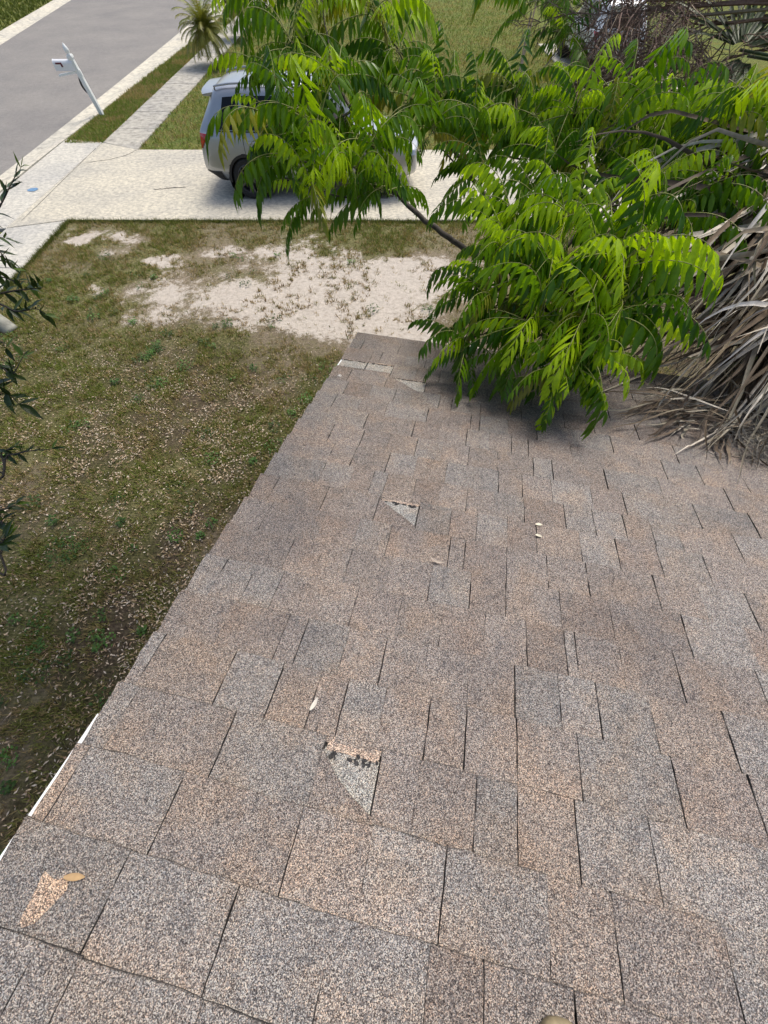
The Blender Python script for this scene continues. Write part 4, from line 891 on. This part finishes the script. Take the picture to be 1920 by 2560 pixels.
# ------------------------------------------------------------------ fan palm with a skirt of dead leaves
FB = Vector((3.05, 2.62, 0)); palm = empty('fan_palm', FB); tag(palm, 'fan palm with a thick skirt of dead brown leaves at the right edge', 'palm')
m2 = MB(); P = [Vector((0, 0, -.1)), Vector((.02, 0, .8)), Vector((0, .02, 1.7)), Vector((0, 0, 2.6)), Vector((0, 0, 3.6))]; m2.tube(smooth_path(P, 6), [.17] * 12 + [.2] * 8 + [.22] * 5, 14); m2.build('trunk', M['palm_trunk'], palm, smooth=True)
def ribbon(mb, p, d, wv, L, W, grav, rnd, seg=11, clamp=True, twist=.25):
    ca_ = Vector((rnd.uniform(-1, 1), rnd.uniform(-1, 1), rnd.uniform(-1, 1))).normalized(); cr_ = rnd.uniform(0, .42) if rnd.random() < .5 else 0
    p = p.copy(); d = d.normalized(); V = []; w0 = wv.normalized(); tw = rnd.uniform(-twist, twist); kx = Vector((rnd.uniform(-1, 1), rnd.uniform(-1, 1), rnd.uniform(-.5, .5))) * .12
    for k in range(seg + 1):
        f = k / seg; h = W * .5 * min(1, .45 + f * 2.5) * (1 - max(0, f - .35) / .65) ** .75 + .0008; w0 = (w0 - d * w0.dot(d)).normalized(); nn = d.cross(w0)
        V += [p - w0 * h + nn * h * .3, p.copy(), p + w0 * h + nn * h * .3]; d = (d + Vector((0, 0, -1)) * grav * (.3 + f) + kx * (1 if k < seg * .6 else -1.6)).normalized(); w0 = Matrix.Rotation(tw, 3, d) @ w0; d = rot_about(d, ca_, cr_) if f > .6 else d; p = p + d * (L / seg)
        if clamp:
            z = roof_z(p.x, p.y)
            if z is not None and p.z < z + .02: p.z = z + .012 + rnd.uniform(0, .03); d.z *= .2; d = d.normalized()
    F = []
    for k in range(seg): a = 3 * k; F += [(a, a + 1, a + 4, a + 3), (a + 1, a + 2, a + 5, a + 4)]
    mb.add(V, F)
def fan_leaf(name, hub, axis, nrm, nseg, spread, L, W, grav, cols, mat, rnd, petiole=None, clamp=True, twist=.25, dark=.5):
    mb = MB(); axis = axis.normalized(); nrm = (nrm - axis * nrm.dot(axis)).normalized(); H = FB
    for i in range(nseg):
        a = spread * (2 * i / (nseg - 1) - 1) + rnd.uniform(-.06, .06); d = rot_about(axis, nrm, a); wv = rot_about(d, nrm, R(90)) + nrm * rnd.uniform(-.5, .5); c = Vector(rnd.choice(cols)) * rnd.uniform(.55, 1.15); mb.cur = tuple(c)
        ribbon(mb, hub - H * 0 + d * .06, d + nrm * rnd.uniform(-.15, .15), wv, L * rnd.uniform(.65, 1.12) * (1 - .2 * abs(a) / spread), W * rnd.uniform(.7, 1.2), grav * rnd.uniform(.5, 1.5), rnd, clamp=clamp, twist=twist)
    if petiole is not None:
        mb.cur = tuple(Vector(cols[0]) * .8); mb.tube(smooth_path([petiole, petiole.lerp(hub, .5) + Vector((0, 0, .02)), hub], 5), .009, 6)
    mb.v = [tuple(Vector(v) - FB) for v in mb.v]; return mb.build(name, mat, palm, smooth=True, tint=True)
rp_ = random.Random(9); TANS = [(.62, .56, .46), (.50, .45, .35), (.70, .65, .56), (.30, .24, .16), (.20, .15, .10), (.40, .35, .26)]; SHADE_BROWNS = [(.12, .085, .055), (.085, .06, .04), (.17, .125, .085), (.26, .2, .14)]  # these browns are darkened so gaps between the dead blades read as shade
crown = FB + Vector((0, 0, 3.35))
# dead leaves hang from the crown towards the lower left, over the roof
DEAD = [(2080, 420, 2.30, 1580, 830), (2040, 560, 2.15, 1600, 960), (2100, 640, 2.1, 1640, 1010), (2060, 720, 2.05, 1680, 1080), (2130, 800, 2.0, 1760, 1120), (2000, 640, 2.25, 1570, 900), (2160, 520, 2.15, 1700, 940), (2180, 700, 2.0, 1800, 1060), (2020, 480, 2.35, 1620, 760), (2120, 460, 2.4, 1680, 760), (2080, 420, 2.5, 1720, 680), (2200, 860, 1.95, 1850, 1130),
        (1980, 560, 2.4, 1560, 1000), (2040, 820, 2.05, 1700, 1060), (2100, 900, 1.98, 1800, 1090), (1990, 740, 2.2, 1600, 1030), (2140, 600, 2.3, 1730, 860)]
for i, (u, v, d, u2, v2) in enumerate(DEAD):
    hub = at(u - 20, v - 130, d + .05); tip = at(u2 + 10, v2, d - .1 + rp_.uniform(-.06, .06)); z = roof_z(hub.x, hub.y)
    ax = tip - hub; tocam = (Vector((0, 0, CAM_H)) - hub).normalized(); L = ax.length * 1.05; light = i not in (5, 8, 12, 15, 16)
    fan_leaf('dead_leaf', hub, ax + Vector((0, 0, .42)), tocam + Vector((0, 0, .6)), rp_.choice((18, 22, 25)), R(34), max(.5, L * 1.12), .027, .10, TANS if light else SHADE_BROWNS, M['dead_palm'], rp_, crown + Vector((0, 0, -.25)), True, .28)
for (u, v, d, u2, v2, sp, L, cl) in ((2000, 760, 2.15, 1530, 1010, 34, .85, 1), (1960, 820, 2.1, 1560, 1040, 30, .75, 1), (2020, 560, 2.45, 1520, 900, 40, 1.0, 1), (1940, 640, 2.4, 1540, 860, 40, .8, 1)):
    hub = at(u, v, d); fan_leaf('dead_leaf', hub, at(u2, v2, d - .05) - hub + Vector((0, 0, .2)), Vector((0, 0, CAM_H)) - hub + Vector((0, 0, .5)), 30, R(sp), L, .032, .05, SHADE_BROWNS, M['dead_palm'], rp_, crown + Vector((0, 0, -.3)), True, .2)  # leaves behind the skirt, their dark colour standing in for shade
# loose shreds lying on the roof below the skirt
mb = MB()
for i in range(90):
    u, v = rp_.uniform(1560, 1840), rp_.uniform(950, 1130); 
    if v < 1000 - (u - 1560) * .0: pass
    hub = at(u + 90, v - 30, 1.95); z = roof_z(hub.x, hub.y)
    if z is None: continue
    hub.z = z + rp_.uniform(.02, .12); mb.cur = tuple(Vector(rp_.choice(TANS + SHADE_BROWNS)) * rp_.uniform(.6, 1.1)); a = rp_.uniform(2.6, 4.1); ribbon(mb, hub, Vector((math.cos(a), math.sin(a), rp_.uniform(-.1, .25))), Vector((-math.sin(a), math.cos(a), .3)), rp_.uniform(.15, .4), rp_.uniform(.006, .018), .1, rp_, 7)
mb.v = [tuple(Vector(v) - FB) for v in mb.v]; o = mb.build('loose_shreds', M['dead_palm'], palm, smooth=True, tint=True); o['kind'] = 'stuff'
# living fans at the top right
GREENS = [(.10, .15, .07), (.075, .12, .05), (.16, .20, .11), (.06, .09, .04)]
for (u, v, d, au, av, sp, L) in ((1850, 125, 2.7, 1990, -130, 62, .85), (1870, 140, 2.75, 1760, 300, 38, .55), (1990, 40, 2.6, 2150, -250, 70, .9), (2050, 500, 2.3, 1900, 900, 50, .6), (2080, 420, 2.75, 1760, 560, 30, .6), (2040, 620, 2.4, 1650, 900, 36, .85)):
    hub = at(u, v, d); fan_leaf('living_leaf', hub, at(au, av, d) - hub, (Vector((0, 0, CAM_H)) - hub), 48, R(sp), L * 1.1, .021, .035, GREENS, M['palm_green'], rp_, crown, False, .04)
# dried flower stalks: branching brown twigs
def twigs(mb, p, d, L, rad, depth, rnd, grav):
    n = 6; P = [p.copy()]; d = d.normalized(); ds = []
    for k in range(n):
        d = (d + Vector((rnd.uniform(-1, 1), rnd.uniform(-1, 1), rnd.uniform(-1, 1))) * .22 + Vector((0, 0, -grav))).normalized(); p = p + d * (L / n); P.append(p.copy()); ds.append(d.copy())
    c = rnd.uniform(.6, 1.25); mb.cur = (.19 * c, .13 * c, .105 * c) if rnd.random() < .8 else (.36 * c, .29 * c, .22 * c); mb.tube(P, [rad * (1 - .6 * k / n) for k in range(n + 1)], 3, False)
    if depth > 0:
        for k in range(rnd.choice((5, 6, 7, 8))):
            q = rnd.randrange(1, n + 1); b = rot_about(ds[q - 1], Vector((rnd.uniform(-1, 1), rnd.uniform(-1, 1), rnd.uniform(-1, 1))).normalized(), rnd.uniform(.5, 1.2)); twigs(mb, P[q], b, L * rnd.uniform(.45, .75), rad * .66, depth - 1, rnd, grav)
for (u, v, d, u2, v2, L) in ((1900, 40, 2.8, 1640, 60, .75), (1850, -60, 2.9, 1560, 90, .85), (1760, -80, 3.0, 1600, 180, .8), (1700, -60, 3.0, 1500, 120, .7), (1880, 130, 2.8, 1680, 230, .6), (1640, -50, 3.1, 1440, 150, .6), (1800, -20, 2.9, 1730, 150, .6), (1720, 10, 2.9, 1560, 200, .6), (1650, 20, 3.0, 1520, 60, .65), (1780, 60, 2.8, 1620, 150, .6), (1590, -60, 3.1, 1560, 100, .6), (1850, 60, 2.8, 1760, 200, .5), (1560, -70, 3.0, 1480, 120, .6), (1620, 0, 2.9, 1500, 160, .6), (1700, 40, 2.8, 1600, 120, .55), (1540, -40, 3.1, 1520, 90, .55), (1660, -80, 3.0, 1640, 120, .6)):
    mb = MB(); p = at(u, v, d); twigs(mb, p, at(u2, v2, d) - p, L, .0085, 3, rp_, .06); mb.tube(smooth_path([crown + Vector((0, 0, -.05)), crown.lerp(p, .5) + Vector((0, 0, .15)), p], 5), .009, 5); mb.v = [tuple(Vector(q) - FB) for q in mb.v]; mb.build('dried_flower_stalk', M['dead_twig'], palm, tint=True)

# grey curly moss tangle lying on the roof below the palm
mo = at(1875, 1130, 1.9); z0 = roof_z(mo.x, mo.y); mo.z = z0; mb = MB()
for i in range(330):
    a = rp_.uniform(0, 6.28); q = rp_.random() ** .6; p = Vector((mo.x + .05 + math.cos(a) * q * .22, mo.y + math.sin(a) * q * .15, 0)); z = roof_z(p.x, p.y) or z0; p.z = z + .012 + rp_.random() * .17 * (1 - q * q)
    d = Vector((rp_.uniform(-1, 1), rp_.uniform(-1, 1), rp_.uniform(-.5, .5))).normalized(); P = [p.copy()]; sp = Vector((rp_.uniform(-1, 1), rp_.uniform(-1, 1), rp_.uniform(-1, 1))).normalized()
    for k in range(8):
        d = rot_about(d, sp, rp_.uniform(.1, .55)); p = p + d * .017; z = roof_z(p.x, p.y) or z0; p.z = max(p.z, z + .009); P.append(p.copy())
    c = rp_.uniform(.6, 1.3); mb.cur = (.30 * c, .275 * c, .225 * c); mb.tube(P, .0013, 3, False)
mb.v = [tuple(Vector(q) - mo) for q in mb.v]; o = mb.build('moss_tangle', M['dead_twig'], None, mo, tint=True); tag(o, 'tangle of dry grey moss strands on the roof below the palm', 'moss')

# ------------------------------------------------------------------ two small date palms by the sidewalk
def date_palm(base, top, r0, fl, nf, label, seed, yellow):
    r = random.Random(seed); root = empty('date_palm', base); tag(root, label, 'palm', 'small date palms by the sidewalk'); t = Vector(top) - Vector(base)
    m2 = MB(); P = smooth_path([Vector((0, 0, -.1)), t * .5 + Vector((.05, 0, 0)), t], 7); m2.tube(P, [r0 * (.75 + .9 * (k / (len(P) - 1)) ** 3) for k in range(len(P))], 9); m2.build('trunk', M['palm_trunk'], root)
    for i in range(nf):
        az = 2.399 * i + r.uniform(-.2, .2); e = R(85) - R(112) * (i / nf) ** .9; m2 = MB(); p = t.copy(); n = 12; L = fl * r.uniform(.85, 1.1); Pq = [p.copy()]
        for k in range(n): e -= R(8) * (.3 + k / n); p = p + Vector((math.cos(e) * math.cos(az), math.cos(e) * math.sin(az), math.sin(e))) * (L / n); Pq.append(p.copy())
        c = Vector((.15, .19, .035)).lerp(Vector((.30, .27, .06)), yellow * r.random() + .3 * (i > nf * .85)); m2.cur = tuple(c * .9); m2.tube(Pq, .006, 3, False)
        for k in range(1, n):
            for q in range(5):
                f = q / 5; b = Pq[k].lerp(Pq[k + 1], f); tt = (Pq[k + 1] - Pq[k]).normalized(); sd_ = Vector((-tt.y, tt.x, 0)).normalized()
                for s_ in (-1, 1):
                    d = (sd_ * s_ * .8 + tt * .7 + Vector((0, 0, r.uniform(-.35, .05)))).normalized(); l = fl * .26 * (1 - .5 * k / n) * r.uniform(.8, 1.1); w_ = tt * .010; m2.cur = tuple(c * r.uniform(.7, 1.3)); m2.add([b - w_, b + w_, b + d * l + Vector((0, 0, -.2 * l))], [(0, 1, 2)])
        m2.build('frond', M['palm_green'], root, tint=True)
    return root
date_palm((-6.35, 23.4, 0), (-6.85, 23.35, .95), .055, 1.12, 60, 'small date palm with leaning bare trunk nearest the silver car', 3, .8)
date_palm((-6.3, 28.4, 0), (-6.75, 28.35, 1.1), .07, 1.15, 52, 'small date palm standing farther along the sidewalk', 4, .4)

# ------------------------------------------------------------------ glossy leaved tree at the left edge
LB = Vector((-6.36, 6.02, 0)); lt = empty('glossy_leaf_tree', LB); tag(lt, 'dark glossy leaved tree with pale trunk at the left edge', 'tree')
m2 = MB(); P = smooth_path([LB + Vector((.06, -.02, -.06)), LB + Vector((-.12, .03, .18)), LB + Vector((-.45, .05, .45)), LB + Vector((-.85, -.05, 1.1)), LB + Vector((-1.1, -.5, 2.2)), LB + Vector((-.9, -1.0, 3.3))], 6); m2.tube([p - LB for p in P], [.125 - .05 * k / (len(P) - 1) for k in range(len(P))], 14); m2.build('trunk', M['pale_bark'], lt, smooth=True)
LF = P[-1]
def glossy_mesh(seed):
    r = random.Random(seed); mb = MB(); L = 1.0; W = .30; rows = []; d = Vector((1, 0, .1)); p = Vector((0, 0, 0)); prof = (.1, .75, 1, .8, .35); b = r.uniform(-.12, .2)
    for k in range(5):
        h = W * .5 * prof[k]; rows += [p + Vector((0, -h, h * .35)), p.copy(), p + Vector((0, h, h * .35))]; d = (d + Vector((0, 0, -b))).normalized(); p = p + d * .2
    F = []
    for k in range(4): a = 3 * k; F += [(a, a + 1, a + 4, a + 3), (a + 1, a + 2, a + 5, a + 4)]
    F += [(12, 13, 15), (13, 14, 15)]; mb.add(rows + [p], F); me = bpy.data.meshes.new('leaf'); me.from_pydata([tuple(v) for v in mb.v], [], mb.f); me.update(); me.materials.append(M['glossy']); me.polygons.foreach_set('use_smooth', [True] * len(me.polygons)); return me
GM = [glossy_mesh(i) for i in range(5)]; rl = random.Random(77); nleaf = 0
SPR = [([(-120, 640, 3.3), (-30, 560, 3.25), (8, 500, 3.2), (30, 455, 3.2), (52, 420, 3.2)], 15, 1.0), ([(-100, 600, 3.1), (-30, 590, 3.1), (12, 595, 3.1)], 6, .9), ([(-140, 660, 3.0), (-20, 625, 3.0), (15, 650, 3.0), (30, 672, 3.0)], 9, .9), ([(-160, 740, 2.9), (-20, 735, 2.9), (40, 726, 2.9), (80, 722, 2.9), (108, 718, 2.9)], 15, 1.0),
       ([(-140, 700, 3.1), (-20, 690, 3.1), (30, 700, 3.1), (70, 706, 3.1)], 10, .95), ([(-100, 720, 2.8), (0, 760, 2.8), (40, 778, 2.8), (90, 772, 2.8), (112, 786, 2.8)], 12, .9), ([(-120, 840, 2.7), (-10, 850, 2.7), (14, 870, 2.7)], 6, .9), ([(-100, 900, 2.6), (-5, 915, 2.6), (30, 935, 2.6), (58, 890, 2.6)], 9, .9),
       ([(-120, 930, 2.5), (-10, 965, 2.5), (22, 985, 2.5), (48, 1010, 2.5)], 11, 1.1), ([(-100, 1150, 2.6), (20, 1138, 2.6), (70, 1128, 2.6), (130, 1122, 2.6)], 11, .62), ([(-80, 1130, 2.6), (5, 1126, 2.6), (36, 1118, 2.6)], 6, .6), ([(-80, 1290, 2.4), (0, 1275, 2.4), (40, 1262, 2.4)], 6, .75), ([(-80, 1370, 2.3), (-5, 1360, 2.3), (14, 1345, 2.3)], 7, .9), ([(-90, 1330, 2.4), (-10, 1310, 2.4), (6, 1300, 2.4)], 5, .8)]
for pts, n, sz in SPR:
    n = int(n * 1.5)
    P = [at(*q) for q in pts]; a = P[0]; path = [LF, LF.lerp(a, .5) + Vector((0, 0, .35))] + P; m2 = MB(); S = smooth_path(path, 6); m = len(S); m2.tube([p - LB for p in S], [.014 - .0122 * k / (m - 1) for k in range(m)], 5); m2.build('branch', M['bark'], lt, smooth=True)
    Q = smooth_path(P, 8); st_ = len(Q) // 4
    for i in range(n):
        k = st_ + int((len(Q) - 1 - st_) * (i + .5) / n) if i < n - 3 else len(Q) - 1; t = (Q[min(k + 1, len(Q) - 1)] - Q[k - 1]).normalized(); ax = Vector((rl.uniform(-1, 1), rl.uniform(-1, 1), rl.uniform(-1, 1))).normalized(); d = (t * .75 + ax * .75 + Vector((0, 0, .15))).normalized()
        o = bpy.data.objects.new('leaf', rl.choice(GM)); COL.objects.link(o); o.parent = lt; o.location = Q[k] - LB; o.rotation_euler = (d.to_track_quat('X', 'Z')).to_euler(); s = .128 * sz * rl.uniform(.75, 1.2); o.scale = (s, s, s)
        c = Vector((.022, .042, .014)).lerp(Vector((.05, .085, .022)), rl.random()); 
        if i >= n - 3 and rl.random() < .45: c = Vector((.12, .19, .03))
        o.color = (*c, 1)
# rest of its crown, unseen overhead, placed and thickened to shade the near lawn
mb = MB(); me0 = GM[0]; vs_ = [v.co.copy() for v in me0.vertices]; fs_ = [tuple(p.vertices) for p in me0.polygons]
for i in range(6200):
    a = rl.uniform(0, 6.28); q = math.sqrt(rl.random()); c = Vector((-2.6 + math.cos(a) * q * 2.7, 2.4 + math.sin(a) * q * 1.7, 4.5 + rl.uniform(0, 1.6) * (1 - .6 * q * q)))
    d = Vector((rl.uniform(-1, 1), rl.uniform(-1, 1), rl.uniform(-.6, .6))).normalized(); mw = Matrix.Translation(c - LB) @ d.to_track_quat('X', 'Z').to_matrix().to_4x4() @ Matrix.Scale(.19, 4); mb.cur = tuple(Vector((.03, .055, .016)) * rl.uniform(.7, 1.6)); mb.add([mw @ v for v in vs_], fs_)
o = mb.build('crown', M['glossy_t'], lt, smooth=True, tint=True); o['kind'] = 'stuff'

# ------------------------------------------------------------------ small things on the roof
def fallen_leaf(c, s, L, W, rot, z, col, label, bend=.3, name='fallen_leaf'):
    mb = MB(); V = []; n = 6; mb.cur = col
    for k in range(n + 1):
        f = k / n; h = W * .5 * math.sin(math.pi * (.06 + .9 * f)) ** .8; V += [(L * (f - .5), -h, h * .6 + bend * L * (f - .5) ** 2), (L * (f - .5), 0, bend * L * (f - .5) ** 2), (L * (f - .5), h, h * .6 + bend * L * (f - .5) ** 2)]
    F = []
    for k in range(n): a = 3 * k; F += [(a, a + 1, a + 4, a + 3), (a + 1, a + 2, a + 5, a + 4)]
    mb.add(V, F); mx = Matrix((rc, rs, rn)).transposed().to_4x4() @ Matrix.Rotation(rot, 4, 'Z'); mb.v = [tuple(mx @ Vector(v)) for v in mb.v]; o = mb.build(name, M['litter'], None, rp(c, s, z), smooth=True, tint=True); return tag(o, label, 'leaf')
fallen_leaf(-.535, -.108, .040, .012, R(12), .0085, (.40, .27, .14), 'orange brown dry leaf beside the bare peach patch')
fallen_leaf(-.192, .290, .034, .011, R(75), .011, (.62, .58, .50), 'pale curled leaf wedged in a slit above the near tear', .9)
fallen_leaf(.416, 1.084, .026, .014, R(10), .010, (.68, .62, .48), 'upper of two cream leaf scraps on the mid roof')
fallen_leaf(.412, 1.026, .024, .013, R(-15), .010, (.60, .55, .43), 'lower of two cream leaf scraps on the mid roof')
fallen_leaf(.062, .815, .055, .010, R(-8), .010, (.40, .34, .28), 'thin curled grey leaf on the shingles', 1.2)

# toe of the photographer's shoe at the bottom edge
M['shoe_rubber'] = simple('shoe_rubber', (.26, .21, .125), .7, nscale=60, namt=.25); M['shoe_leather'] = simple('shoe_leather', (.035, .03, .027), .6, nscale=80, namt=.4)
sh = empty('shoe', rp(.372, -.086, 0)); tag(sh, 'toe of a dark shoe with tan rubber rim at the bottom edge', 'shoe'); mx = Matrix((rc, rs, rn)).transposed().to_4x4() @ Matrix.Rotation(R(4), 4, 'Z')
def outline(sc, n=40):
    out = []
    for k in range(n):
        a = 2 * math.pi * k / n; x_ = math.copysign(abs(math.sin(a)) ** .72, math.sin(a)) * .054 * (1 - .22 * (math.cos(a) < 0) * abs(math.cos(a))); y_ = math.copysign(abs(math.cos(a)) ** .85, math.cos(a)) * .145; out.append((x_ * sc, y_ * (1 - (1 - sc) * .35)))
    return out
def shoe_layer(levels, name, mat):
    mb = MB(); V = []; n = 40
    for sc, z, dy in levels: V += [mx @ Vector((x_, y_ - .145 + dy, z)) for x_, y_ in outline(sc)]
    F = [(i * n + k, i * n + (k + 1) % n, (i + 1) * n + (k + 1) % n, (i + 1) * n + k) for i in range(len(levels) - 1) for k in range(n)] + [tuple((len(levels) - 1) * n + k for k in range(n))]
    mb.add(V, [f[::-1] for f in F]); return mb.build(name, mat, sh, smooth=True)
shoe_layer([(.97, .006, 0), (1.0, .016, 0), (1.0, .030, 0), (.94, .034, -.004)], 'sole', M['shoe_rubber'])
shoe_layer([(.93, .030, -.004), (.93, .045, -.006), (.82, .062, -.02), (.62, .075, -.04), (.48, .10, -.07), (.46, .12, -.075)], 'upper', M['shoe_leather'])
